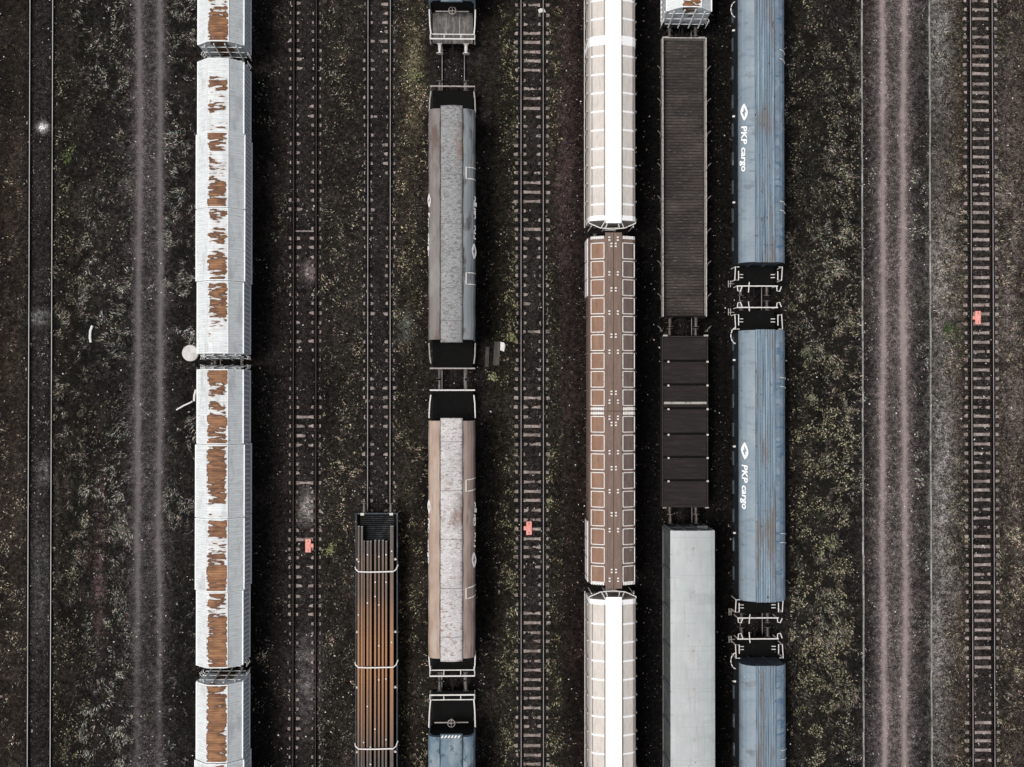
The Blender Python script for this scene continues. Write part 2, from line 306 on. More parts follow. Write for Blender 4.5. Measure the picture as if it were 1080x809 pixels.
# ------------------------------------------------------------------ survey of the yard (metres)
T = {1: X(43.2), 2: X(229.2, 4.2), 3: X(321.7), 4: X(399.8), 5: X(478), 6: X(561.2), 7: X(647.5, 4.35), 8: X(722.5, 1.8), 9: X(802.9, 3.0), 10: X(1035.3)}
BURY = {1: .03, 2: .02, 3: -.012, 4: -.014, 5: .02, 6: -.022, 7: .02, 8: .02, 9: .02, 10: -.036}
RUTS = [(X(145.5), .31, 0), (X(167.5), .31, 0), (X(931), .31, 0), (X(954.5), .33, 0)]
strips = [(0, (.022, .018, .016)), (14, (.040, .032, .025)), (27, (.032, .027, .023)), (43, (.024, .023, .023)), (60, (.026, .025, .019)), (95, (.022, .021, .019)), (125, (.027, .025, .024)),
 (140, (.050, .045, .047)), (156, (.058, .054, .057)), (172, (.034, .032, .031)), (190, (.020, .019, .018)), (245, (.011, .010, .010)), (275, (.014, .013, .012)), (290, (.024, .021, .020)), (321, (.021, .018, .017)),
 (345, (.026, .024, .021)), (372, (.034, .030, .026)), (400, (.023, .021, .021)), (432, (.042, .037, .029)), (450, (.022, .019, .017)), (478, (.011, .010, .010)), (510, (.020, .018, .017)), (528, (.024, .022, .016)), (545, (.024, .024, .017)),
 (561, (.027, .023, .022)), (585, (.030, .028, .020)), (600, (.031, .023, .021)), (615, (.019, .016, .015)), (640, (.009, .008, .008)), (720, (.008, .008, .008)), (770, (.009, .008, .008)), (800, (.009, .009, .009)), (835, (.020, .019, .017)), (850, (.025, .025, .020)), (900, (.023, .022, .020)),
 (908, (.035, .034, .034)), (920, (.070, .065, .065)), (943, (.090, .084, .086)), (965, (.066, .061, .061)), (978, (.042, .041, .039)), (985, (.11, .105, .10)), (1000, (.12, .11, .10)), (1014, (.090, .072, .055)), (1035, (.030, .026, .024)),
 (1056, (.070, .062, .048)), (1070, (.125, .105, .095)), (1080, (.090, .078, .066))]  # under and between wagons: dark bare earth with the wagons' shade painted in
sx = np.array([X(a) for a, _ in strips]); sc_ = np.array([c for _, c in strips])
def ground_z(x, y):
    z = (fbm(x, y, 1.3, 3)-.5)*.10-.05 + (fbm(x, y, 5, 9, 2)-.5)*.05
    for k, tx in T.items():
        d = np.abs(x-tx); f = 1-sstep(1.25, 1.7, d)
        zt = BURY[k]-.012+(fbm(x, y*.8, .9, 40+k, 3)-.5)*(.11 if k != 10 else .06)+(fbm(x*1., y*1., 7, 60+k, 2)-.5)*.028+.012*np.cos(d*3.)
        zt = zt+sstep(.95, 1.15, d)*(.045 if k not in (10, 6) else .025)+sstep(.5, .1, d)*(.012 if k in (3, 4) else 0)
        if k == 10: zt = np.where(np.abs(y+20.5) < 1.5, zt+.035, zt)
        z = z*(1-f)+zt*f
    for rx, hw, _ in RUTS: z = z-.04*np.exp(-((x-rx)/hw)**2)
    return z
def ground_col(x, y):
    wx = x+(fbm(x, y, .6, 77)-.5)*1.2
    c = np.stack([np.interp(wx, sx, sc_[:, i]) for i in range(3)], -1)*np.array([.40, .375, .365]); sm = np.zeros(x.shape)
    m = fbm(x, y*.35, .35, 5)[..., None]; c = c*(.3+1.4*m)
    g = sstep(.5, .68, fbm(x, y*.6, .8, 11))[..., None]*.3*(np.abs(x-X(715, 0)) > 7.5)[..., None]           # mossy patches
    c = c*(1-g)+np.array([.019, .0175, .013])*g
    b = sstep(.56, .72, fbm(x+50, y*.6, .5, 21))[..., None]*.35*(np.abs(x-X(715, 0)) > 7.5)[..., None]       # bare brown earth
    c = c*(1-b)+np.array([.026, .020, .018])*b
    for k_, tx in T.items():
        f = (1-sstep(.8, 1.5, np.abs(x-tx)))[..., None]*.45; c = c*(1-f)+np.array([.017, .015, .0145])*f     # dark ballast bed
    for tx in T.values():                                             # darkens the ground to near black along each rail
        for s in (-.75, .75):
            f = np.exp(-((x-tx-s)/.23)**4)[..., None]*.92; c = c*(1-f)+np.array([.0045, .004, .004])*f
    for i, (rx, hw, amt) in enumerate(RUTS):
        wob = (fbm(x*0, y, .12, 90+i)-.5)*.35; n = fbm(x, y*.4, 2.2, 95+i, 3)
        a = (.74*np.exp(-((x-rx-wob)/(hw*.62))**2)+.26*np.exp(-((x-rx-wob)/(hw*1.9))**2))*np.clip(.75+.4*n, 0, 1)
        if i == 3: a = a*(1+.35*np.exp(-((y-W(955, 340).y)/3.5)**2))
        if i < 2: a = a*np.clip(.35+1.3*sstep(-26, 4, y), .4, 1)
        tone = np.array([.26, .212, .205]) if i > 1 else np.array([.125, .110, .113])
        sm = np.maximum(sm, np.clip(a, 0, 1)); a = np.clip(a, 0, 1)[..., None]; c = c*(1-a)+tone*a
    # light scuffed gravel beside the right-hand strip, pale dust heaps inside track 1
    def blob(px, py, rx, ry, col, k):
        nonlocal c
        p = W(px, py); a = np.exp(-((x-p.x)/rx)**2-((y-p.y)/ry)**2)*np.clip(fbm(x, y, 2.2, int(px)+int(py))*2.2-.35, 0, 1)*k
        a = np.clip(a, 0, 1)[..., None]; c = c*(1-a)+np.array(col)*a
    for q in ((996, 280, .9, 5, (.15, .135, .125), 1), (996, 520, .8, 8, (.16, .15, .145), 1), (992, 20, .8, 5, (.13, .125, .12), 1), (990, 700, .6, 7, (.14, .13, .125), .8), (1066, 300, 1, 16, (.11, .09, .085), .7),
              (45, 135, .28, .32, (.45, .45, .45), 1.1), (43, 335, .6, .4, (.2, .2, .2), .8), (47, 498, .4, .8, (.12, .12, .12), .6), (40, 620, .7, 4, (.05, .05, .05), .6), (325, 535, .5, .9, (.22, .2, .19), 1.2), (325, 715, .8, 2.5, (.10, .09, .09), .8),
              (326, 287, .45, .6, (.16, .13, .13), 1), (427, 345, .45, .9, (.10, .11, .095), 1), (105, 590, .3, 5, (.07, .045, .045), 1), (127, 555, .5, 1, (.13, .11, .09), 1), (595, 190, .7, 7, (.045, .03, .03), .8), (436, 75, .6, 4, (.13, .115, .07), .6)): blob(*q)
    return np.concatenate([c, sm[..., None]], -1)
# the ground: one sheet, fine where the yard is, reaching the horizon
def axis(lo, hi, st, far):
    core = np.arange(lo, hi+1e-6, st); l = lo-np.cumsum(.3*1.5**np.arange(1, 19)); l = l[l > -far]
    h = hi+np.cumsum(.3*1.5**np.arange(1, 19)); h = h[h < far]; return np.concatenate([l[::-1], core, h])
gx = axis(-36, 38, .11, 1500); gy = axis(-29, 29, .11, 1500)
GX, GY = np.meshgrid(gx, gy); GZ = ground_z(GX, GY); ny, nx = GX.shape
me = bpy.data.meshes.new('ground'); me.vertices.add(nx*ny)
me.vertices.foreach_set('co', np.stack([GX, GY, GZ], -1).ravel().astype(np.float32))
i0 = (np.arange(ny-1)[:, None]*nx+np.arange(nx-1)[None]).ravel(); fc = np.stack([i0, i0+1, i0+nx+1, i0+nx], -1)
me.loops.add(fc.size); me.loops.foreach_set('vertex_index', fc.ravel().astype(np.int32)); me.polygons.add(len(fc))
me.polygons.foreach_set('loop_start', np.arange(0, fc.size, 4).astype(np.int32)); me.polygons.foreach_set('loop_total', np.full(len(fc), 4, np.int32))
me.update(calc_edges=True); me.materials.append(K['ground'])
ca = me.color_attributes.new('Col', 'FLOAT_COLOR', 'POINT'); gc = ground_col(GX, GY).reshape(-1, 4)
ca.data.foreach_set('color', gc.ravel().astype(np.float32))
g = bpy.data.objects.new('ground', me); COL.objects.link(g); g['kind'] = 'structure'

# ------------------------------------------------------------------ tracks
def rail_mb():
    m = MB(); L_ = 60
    m.prism([(-.07, .0), (-.07, .02), (-.012, .04), (-.012, .12), (-.034, .13), (-.034, .158), (-.024, .165), (.024, .165), (.034, .158), (.034, .13), (.012, .12), (.012, .04), (.07, .02), (.07, 0)][::-1], -L_, L_, 1, 1, None,
            [1, 1, 1, 1, 1, 1, 0, 1, 1, 1, 1, 1, 1, 1])
    return m
rails = {k: rail_mb().build('rail', [K[k2], K['rail_web']]).data for k, k2 in (('n', 'rail'), ('b', 'rail_bright'), ('r', 'rail_rust'))}
for o in [o for o in COL.objects if o.name.startswith('rail')]: bpy.data.objects.remove(o)
def sleeper_mb():
    m = MB(); xs = [-1.28, -1.2, -.96, -.56, -.38, .38, .56, .96, 1.2, 1.28]; zs = [-.07, -.03, .0, .0, -.02, -.02, .0, .0, -.03, -.07]; ws = [.10, .11, .115, .115, .10, .10, .115, .115, .11, .10]
    vs = []; fs = []
    for x, z, w_ in zip(xs, zs, ws): vs += [(x, -w_-.02, -.16), (x, -w_, z-.02), (x, -w_+.03, z), (x, w_-.03, z), (x, w_, z-.02), (x, w_+.02, -.16)]
    for i in range(len(xs)-1):
        for j in range(6): fs.append((i*6+j, i*6+(j+1) % 6, (i+1)*6+(j+1) % 6, (i+1)*6+j))
    fs += [(5, 4, 3, 2, 1, 0), tuple(9*6+j for j in range(6))]
    m.add(vs, [f[::-1] for f in fs])
    for q in range(9):
        if q in (2, 6): m.m[q*6:q*6+6] = [2]*6          # dark rail seats
    for s in (-1, 1):
        for d in (-.13, .13): m.bbox(s*.75+d-.035, s*.75+d+.035, -.05, .05, 0, .045, .01, 1)
    return m
slm = sleeper_mb().build('sleeper', [K['concrete'], K['rail_web'], K['concrete_dark']]); sleeper_mesh = slm.data; bpy.data.objects.remove(slm)
slm = sleeper_mb().build('sleeper', [K['concrete_dark'], K['rail_web'], K['concrete_dark']]); sleeper_shaded = slm.data; bpy.data.objects.remove(slm)  # for tracks under wagons: their shade painted into the sleeper colour
TL = {1: 'track of polished rails with buried sleepers at the left edge', 2: 'track beneath the rust-streaked white hood wagons', 3: 'rusty track with half-buried sleepers right of the white hood wagons', 4: 'track running up to the wagon loaded with steel beams',
      5: 'track beneath the grey and tan roofed wagons', 6: 'open track with clear sleepers in the middle of the yard', 7: 'track beneath the cream and brown hopper wagons', 8: 'track beneath the plank-floored wagon and grey box wagon',
      9: 'track beneath the blue tarpaulin wagons', 10: 'open track with fully exposed sleepers near the right edge'}
for k, tx in T.items():
    t = thing('railway_track', TL[k], 'railway track', (tx, 0, 0), 'parallel tracks of the yard')
    for s in (-.75, .75):
        r = bpy.data.objects.new('rail', rails['b' if k == 1 else 'r' if k in (3,) else 'n']); COL.objects.link(r); r.parent = t; r.location = (s, 0, 0)
    for i in range(90):
        y = (i-44.5)*.632+random.uniform(-.04, .04)
        o = bpy.data.objects.new('sleeper', sleeper_shaded if k in (2, 5, 7, 8, 9) else sleeper_mesh); COL.objects.link(o); o.parent = t
        o.location = (random.uniform(-.02, .02), y, random.uniform(-.012, .004)); o.rotation_euler = (random.uniform(-.02, .02), random.uniform(-.006, .006), random.uniform(-.02, .02))

# ------------------------------------------------------------------ running gear shared by the wagons
def gear_protos():
    P = {}
    b = MB(); 
    for s in (-1, 1): b.bbox(s*.98-.06, s*.98+.06, -1.25, 1.25, .5, .8)
    b.bbox(-1.0, 1.0, -.2, .2, .62, .9); b.bbox(-1.0, 1.0, -1.3, -1.2, .55, .7); b.bbox(-1.0, 1.0, 1.2, 1.3, .55, .7)
    P['bogie'] = b.build('bogie', K['steel_dark'])
    for y in (-.9, .9):
        ws = MB(); ws.tube([(-.9, 0, 0), (.9, 0, 0)], .08, 8)
        for s in (-1, 1): ws.tube([(s*.69, 0, 0), (s*.80, 0, 0)], .46, 20); ws.tube([(s*.67, 0, 0), (s*.69, 0, 0)], .485, 20)
        ws.build('wheelset', K['wheel'], P['bogie'], (0, y, .625))
    for k, mt in (('buffer', K['buffer']), ('bufferw', K['buffer_white'])):
        b = MB(); b.bbox(-.17, .17, -.02, .02, -.17, .17, .01); b.tube([(0, .02, 0), (0, .38, 0)], .11, 10); b.tube([(0, .38, 0), (0, .60, 0)], .085, 10)
        b.tube([(0, .60, 0), (0, .64, 0)], .235, 16)
        P[k] = b.build('buffer', mt)
    b = MB(); b.bbox(-.06, .06, 0, .5, -.1, .08, .02); b.tube([(0, .5, 0), (0, .62, -.03), (0, .72, -.16)], .03, 6)
    P['coupler'] = b.build('coupling_hook', K['steel_dark'])
    return P
PR = gear_protos(); 
def gear(root, y0, y1, mat=None, buf='buffer', w=1.35, z=1.15):
    """deck frame from y0 (south) to y1 (north) with bogies, buffers and hooks"""
    m = MB(); m.bbox(-w, w, y0, y1, z-.14, z, .02)
    for s in (-1, 1): m.bbox(s*(w-.08)-.05, s*(w-.08)+.05, y0+.05, y1-.05, z-.42, z-.142, .01)
    m.box(-.25, .25, y0+.1, y1-.1, z-.45, z-.144)
    for y in (y0, y1-.12): m.bbox(-w+.02, w-.02, y-.002, y+.122, z-.40, z-.143, .01)
    m.build('underframe', mat or K['steel_dark'], root)
    for yb in (y0+2.3, y1-2.3): cp(PR['bogie'], root, (0, yb, 0))
    for y, s in ((y0, -1), (y1, 1)):
        for x in (-.875, .875):
            b = cp(PR[buf], root, (x, y, 1.06))
            if s < 0: b.rotation_euler = (0, 0, math.pi)
        c = cp(PR['coupler'], root, (0, y, 1.0))
        if s < 0: c.rotation_euler = (0, 0, math.pi)

def lettering(root, txt, size, length, origin, right, up, mat, name='lettering', bold=.012):
    cu = bpy.data.curves.new('lettering', 'FONT'); cu.body = txt; cu.size = size; cu.extrude = .004; cu.offset = bold*size/.4; cu.resolution_u = 3; cu.shear = .12
    ob = bpy.data.objects.new('tmp', cu); COL.objects.link(ob); dg = bpy.context.evaluated_depsgraph_get(); dg.update()
    me = bpy.data.meshes.new_from_object(ob.evaluated_get(dg)); bpy.data.objects.remove(ob)
    xs = [v.co.x for v in me.vertices]; k = length/(max(xs)-min(xs))
    r = Vector(right); u = Vector(up).normalized(); n = r.cross(u)
    M_ = Matrix.Translation(Vector(origin)+n*.008) @ Matrix(((r.x, u.x, n.x), (r.y, u.y, n.y), (r.z, u.z, n.z))).to_4x4()
    for v in me.vertices: v.co = M_ @ Vector(((v.co.x-min(xs))*k, v.co.y, v.co.z))
    me.materials.clear(); me.materials.append(mat); me.name = name
    o = bpy.data.objects.new(name, me); COL.objects.link(o); o.parent = root; return o
def logo(root, origin, right, up, L_, Hh, mat, back):
    """pointed oval emblem with a lightning-like dark split"""
    r = Vector(right); u = Vector(up).normalized(); n = r.cross(u); o = Vector(origin)
    m = MB(); pts = []
    for i in range(24):
        t = 2*math.pi*i/24; ct, st = math.cos(t), math.sin(t); pts.append((L_/2*ct*(.72+.28*ct*ct), Hh/2*math.copysign(abs(st)**1.5, st)))
    pts = [(a+.3*b, b) for a, b in pts]
    f = lambda a, b, h: tuple(o+r*a+u*b+n*h)
    vs = [f(a, b, .012) for a, b in pts]+[f(a, b, .002) for a, b in pts]; k = len(pts)
    m.add(vs, [tuple(range(k))]+[(i, k+i, k+(i+1) % k, (i+1) % k) for i in range(k)])
    e = m.build('emblem', mat, root)
    m = MB(); a = L_; b = Hh
    bar = [(-.34*a, -.06*b), (.04*a, .30*b), (.04*a, .10*b), (.34*a, .10*b), (-.04*a, -.30*b), (-.04*a, -.08*b)]
    vs = [f(p, q, .018) for p, q in bar]+[f(p, q, .0125) for p, q in bar]; k = 6
    m.add(vs, [tuple(range(k))]+[(i, k+i, k+(i+1) % k, (i+1) % k) for i in range(k)]); m.build('emblem_stripe', back, e)

# ------------------------------------------------------------------ 1. white hood wagons with rust
def hood_profile(g_=0., zt=4.2, ze=3.42, zb=1.2):
    hw = 1.42+g_; ft = .67
    return [(-hw, zb), (-hw, ze+g_*.4), (-ft, zt-.03+g_), (-ft*.45, zt+.02+g_), (ft*.45, zt+.02+g_), (ft, zt-.03+g_), (hw, ze+g_*.4), (hw, zb)]
def hood_wagon(track, segs, label, mats, ends=(True, True), group='white hood wagons with rusty roofs', buf='buffer', zt=4.2):
    """segs: list of (ynorth_px, ysouth_px, wide) along the roof; px rows surveyed at roof height"""
    xp = 229 if track == 2 else 727
    ys = [(W(xp, a, zt).y, W(xp, b, zt).y, w_) for a, b, w_ in segs]
    yn = max(a for a, _, _ in ys); ysn = min(b for _, b, _ in ys); yc = (yn+ysn)/2
    root = thing('hood_wagon', label, 'freight wagon', (T[track], yc, 0), group)
    gear(root, ysn-yc-.25, yn-yc+.25, buf=buf)
    for i, (a, b, wide) in enumerate(ys):
        g_ = .075 if wide else 0; a -= yc; b -= yc; lo, hi = (b, a) if b < a else (a, b)
        prof = hood_profile(g_)
        m = MB(); mid = (lo+hi)/2; hl = (hi-lo)/2
        m.prism(prof, -hl+.01, hl-.01, 0, 1, None, [1, 0, 0, 0, 0, 0, 1, 1])
        sec = m.build('hood_section', [mats[i % len(mats)], K['hood_wall']], root, (0, mid, 0))
        n = int((hi-lo)/.30)
        for s in (-1, 1):                              # ribs and rails on each flank
            r = MB()
            for k in range(n):
                y = -hl+.15+k*(2*hl-.3)/max(1, n-1); x = s*(1.42+g_)
                a_, b_ = sorted((x+s*.002, x+s*.07)); z1 = 3.36 if (k % 7) else 2.6
                r.add([(a_, y-.05, 1.35), (b_, y-.05, 1.35), (b_, y+.05, 1.35), (a_, y+.05, 1.35), (a_, y-.05+.12, z1), (b_, y-.05+.12, z1), (b_, y+.05+.12, z1), (a_, y+.05+.12, z1)], [(3, 2, 1, 0), (4, 5, 6, 7), (0, 1, 5, 4), (1, 2, 6, 5), (2, 3, 7, 6), (3, 0, 4, 7)])
            a_, b_ = sorted((x+s*.003, x+s*.085)); r.bbox(a_, b_, -hl+.03, hl-.03, 1.24, 1.36, .01)
            r.bbox(a_, b_, -hl+.03, hl-.03, 3.35+g_*.3, 3.43+g_*.3, .01)
            r.build('wall_ribs', K['hood_rib'], sec)
        for y in (-hl+.05, hl-.05):
            r = MB(); pr = hood_profile(g_+.03); r.prism(pr, y-.035, y+.035); r.build('seam_rim', K['white'], sec)
        for s in (-1, 1):                              # long seams where the roof folds
            r = MB(); r.bbox(s*.67-.02, s*.67+.02, -hl+.1, hl-.1, zt-.04+g_, zt-.01+g_, .008); r.build('fold_seam', K['white'], sec)
    for d, y in ((-1, ysn-yc), (1, yn-yc)):
        m = MB()
        for x in (-1.0, -.35, .35, 1.0):
            top = 3.9 if abs(x) < .9 else 3.55
            m.tube([(x, y+d*.04, top), (x, y+d*.34, 1.25)], .045, 6)
        for z in (1.7, 2.5, 3.3): m.tube([(-1.3, y+d*(.04+.12*(3.6-z)/1.2), z), (1.3, y+d*(.04+.12*(3.6-z)/1.2), z)], .03, 6)
        m.build('end_brace', K['white'], root)
        for s in (-1, 1):                              # corner step ladders
            m = MB()
            for k in range(3): m.tube([(s*1.38, y+d*.05, 1.5+k*.4), (s*1.5, y+d*.12, 1.5+k*.4), (s*1.5, y+d*.30, 1.5+k*.4)], .022, 5)
            m.tube([(s*1.5, y+d*.3, 1.1), (s*1.5, y+d*.3, 2.5)], .022, 5)
            m.build('corner_step', K['rail_white'], root)
    return root
ze_ = 3.42
hood_wagon(2, [(-290, -205, 0), (-205, -125, 1), (-125, -38, 1), (-38, 44, 0)], 'rust-patched white hood wagon cut off by the top edge, left line', [K['hood_heavy']])
hood_wagon(2, [(61, 139, 0), (139, 219, 1), (219, 296, 1), (296, 373, 0)], 'white hood wagon with the least roof rust, beside the round concrete cover', [K['hood_light']])
hood_wagon(2, [(389, 469, 0), (469, 547, 1), (547, 624.5, 1), (624.5, 705, 0)], 'white hood wagon with a nearly continuous orange rust band, lower left', [K['hood_heavy']])
hood_wagon(2, [(722, 805, 0), (805, 885, 1), (885, 965, 1), (965, 1045, 0)], 'stained white hood wagon with open end frame at the bottom left edge', [K['hood_heavy']])
hood_wagon(8, [(-320, -240, 0), (-240, -160, 1), (-160, -75, 1), (-75, 8, 0)], 'white hood wagon end peeking in at the top, above the plank-floored wagon', [K['hood_light']])

# ------------------------------------------------------------------ 2. sheeted roof wagons (track 5)
def platform(root, y_in, y_out, zt, mat_deck, mat_rail, hand=True, wide=1.46, bars=False, deckmat_planks=False):
    """open end platform between the roof end (y_in) and the end beam (y_out)"""
    d = 1 if y_out > y_in else -1; lo, hi = sorted((y_in-d*.3, y_out))
    m = MB(); m.bbox(-1.33, 1.33, lo, hi, 1.152, 1.19, .01)
    m.build('platform_deck', mat_deck, root)
    m = MB()
    m.tube([(-wide, y_out, 1.15), (-wide, y_out, zt), (wide, y_out, zt), (wide, y_out, 1.15)], .05, 6)
    if bars:
        m.tube([(-wide, y_out-d*.35, zt-.15), (wide, y_out-d*.35, zt-.15)], .035, 6)
        for x in (-wide, -.55, .55, wide): m.tube([(x, y_out, zt), (x, y_out-d*.35, zt-.15)], .03, 5)
    m.build('end_railing', mat_rail, root)
    for s in (-1, 1):
        m = MB()
        m.tube([(s*1.5, y_in, zt+.35), (s*1.47, (y_in+y_out)/2, zt+.1), (s*(wide-.05), y_out-d*.35, zt-.05), (s*(wide-.05), y_out-d*.35, 1.2)], .045, 6)
        m.tube([(s*1.5, y_in, 1.2), (s*1.5, y_in, zt+.35)], .04, 6)
        m.build('side_handrail', mat_rail, root)
def sheet_wagon(pxn, pxs, rn, rs, label, mc, ml, mr, letters=None, ladders=(), deck=('black', 'black'), rails=('rail_dull', 'rail_dull'), bars=(False, False), group='sheeted roof wagons on the middle line', buf='buffer'):
    """rows: pxn/pxs end railings, rn/rs ends of the roof"""
    zr = 2.2; zc = 4.2
    Yn, Ys = W(476, pxn, zr).y, W(476, pxs, zr).y; Rn, Rs = W(476, rn, zc).y, W(476, rs, zc).y; yc = (Yn+Ys)/2
    root = thing('sheeted_wagon', label, 'freight wagon', (T[5], yc, 0), group)
    gear(root, Ys-yc, Yn-yc, buf=buf)
    n, s = Rn-yc, Rs-yc; hl = (n-s)/2; mid = (n+s)/2
    cn, cs = n, s
    m = MB(); wob = lambda x, y, z: (0, .012*math.sin(y*5.1)+.01*math.sin(y*11+x*3) if z > 3.9 else 0)
    arch = [(-.70, 3.95)]+[(-.70+1.40*i/8, 4.12+.10*math.sin(math.pi*i/8)) for i in range(9)]+[(.70, 3.95)]
    m.prism(arch, -hl, hl, 0, 90, wob); m.build('roof_sheet', mc, root, (.0, mid, 0), smooth=True)
    for sd, mt in ((-1, ml), (1, mr)):
        prof = [(.75, 3.7), (.75, 4.11), (1.0, 4.09), (1.2, 4.01), (1.38, 3.86), (1.47, 3.66), (1.5, 3.4), (1.5, 1.2), (1.42, 1.2), (1.42, 3.2), (1.2, 3.7)]
        pr = [(x*sd, z) for x, z in prof]
        if sd < 0: pr = pr[::-1]
        pr = pr[::-1] if sd > 0 else pr[::-1]
        if sd > 0: pr = pr[::-1]
        m = MB(); m.prism(pr, -hl+.18, hl-.18, 0, 60, lambda x, y, z: (.012*math.sin(y*3+1.3*sd), .008*math.sin(y*4.3)))
        m.build('side_curtain', mt, root, (0, mid, 0))
    m = MB(); m.box(-.86, .86, -hl+.25, hl-.25, 3.86, 3.90); m.build('roof_channel', K['black'], root, (0, mid, 0))
    for d in (-1, 1):
        m = MB(); m.prism([(-1.4, 1.2), (-1.4, 3.6), (-.9, 3.93), (.9, 3.93), (1.4, 3.6), (1.4, 1.2)], mid+d*(hl-.3)-.03, mid+d*(hl-.3)+.03)
        m.build('end_wall', K['steel_dark'], root)
    platform(root, n, Yn-yc, zr, K[deck[0]], K[rails[0]], bars=bars[0]); platform(root, s, Ys-yc, zr, K[deck[1]], K[rails[1]], bars=bars[1])
    for row0, row1, skew in ladders:                   # white painted frames on the right-hand curtain
        a, b = W(495, row0, 3.9).y-yc, W(495, row1, 3.9).y-yc; m = MB(); sk = skew
        m.tube([(1.51, a+sk, 3.55), (1.39, a+sk*.7, 3.88), (1.21, a+sk*.4, 4.03), (.93, a, 4.13), (.93, b, 4.13), (1.21, b+sk*.4, 4.03), (1.39, b+sk*.7, 3.88), (1.51, b+sk, 3.55)], .035, 5)
        m.build('painted_frame', K['rail_white'], root)
    if letters:
        t0, t1, l0, l1 = letters                       # text from row t1 (south) to t0, logo l0..l1, right flank
        up = Vector((-.13, 0, .30)); y1 = W(499, t1, 3.6).y-yc; y0 = W(499, t0, 3.6).y-yc
        lettering(root, 'PKP cargo', .46, y0-y1, (1.515, y1, 3.62), (0, 1, 0), (-.22, 0, .30), K['letter'], bold=.010)
        lc = (W(499, (l0+l1)/2, 3.6).y-yc); yl = W(452, t0+5, 3.6).y-yc
        logo(root, (1.425, lc, 3.80), (0, 1, 0), (-.22, 0, .30), 1.0, .46, K['letter'], mr)
        lettering(root, 'PKP cargo', .42, y0-y1, (-1.51, yl-.75, 3.52), (0, -1, 0), (.12, 0, .30), K['letter'], bold=.010)
        logo(root, (-1.44, yl, 3.75), (0, -1, 0), (.17, 0, .30), .9, .40, K['letter'], ml)
    return root, yc
sheet_wagon(-255, 41, -235, 1, 'blue-roofed wagon with grey deck at the top edge, middle line', K['blue_dull'], K['blue_dull'], K['blue_dull'], deck=('deck_grey', 'deck_grey'), rails=('rail_white', 'rail_white'), bars=(False, True), buf='bufferw')
wB, ycB = sheet_wagon(91, 388.5, 111, 361, 'grey sheeted wagon with shaded right flank, upper middle line', K['tarp_grey'], K['side_grey'], K['side_grey_shaded'], letters=(207, 253, 258, 273), ladders=((177, 189, 0), (288, 300, 0)))
wC, ycC = sheet_wagon(411.5, 713, 441, 698, 'pale-roofed wagon with tan brown flanks, lower middle line', K['tarp_pale'], K['side_tan'], K['side_tan_shaded'], letters=(529, 577, 582, 598), ladders=((506, 518, .1), (620, 631, .15)), rails=('rail_white', 'rail_white'), bars=(False, True))
wD, ycD = sheet_wagon(733, 1035, 775, 1012, 'slate-blue sheeted wagon with a handwheel, bottom edge, middle line', K['blue_dull'], K['blue_dull'], K['blue_dull'], rails=('rail_white', 'rail_white'), bars=(True, False))
def handwheel(root, yc, px, py, bar=True):
    p = W(px, py, 2.3); m = MB(); x, y = p.x-root.location.x, p.y-yc
    m.tube([(x+.24*math.cos(t*math.pi/8), y+.24*math.sin(t*math.pi/8), 2.3) for t in range(17)], .03, 5)
    for a in range(4): m.tube([(x, y, 2.3), (x+.24*math.cos(a*math.pi/2), y+.24*math.sin(a*math.pi/2), 2.3)], .02, 5)
    m.tube([(x, y, 1.19), (x, y, 2.34)], .05, 6); o = m.build('brake_handwheel', K['rail_dull'], root)
    if bar:
        m = MB(); m.tube([(x-1.1, y, 2.1), (x+1.1, y, 2.1)], .04, 6); m.build('cross_bar', K['rail_dull'], root)
handwheel(wD, ycD, 476, 763)
hz = MB()
for i in range(6):
    x = -.62+i*.21; hz.add([(x, 0, 0), (x+.1, 0, 0), (x+.2, .16, 0), (x+.1, .16, 0), (x, 0, -.03), (x+.1, 0, -.03), (x+.2, .16, -.03), (x+.1, .16, -.03)], [(0, 1, 2, 3), (7, 6, 5, 4), (0, 4, 5, 1), (1, 5, 6, 2), (2, 6, 7, 3), (3, 7, 4, 0)])
hz.build('warning_stripe', K['rail_white'], wD, (-.05, W(476, 778, 4.2).y-ycD, 4.27))
for c in COL.objects:
    if c.name.startswith('sheeted_wagon') and 'grey deck' in c['label']: wA = c
handwheel(wA, wA.location.y, 477, 11)
for x in (-.45, .45):
    m = MB(); a, b = W(476, 15, 1.2).y-wA.location.y, W(476, 37, 1.2).y-wA.location.y
    m.box(x-.02, x+.02, b, a, 1.19, 1.21); m.build('deck_joint', K['rail_dull'], wA)

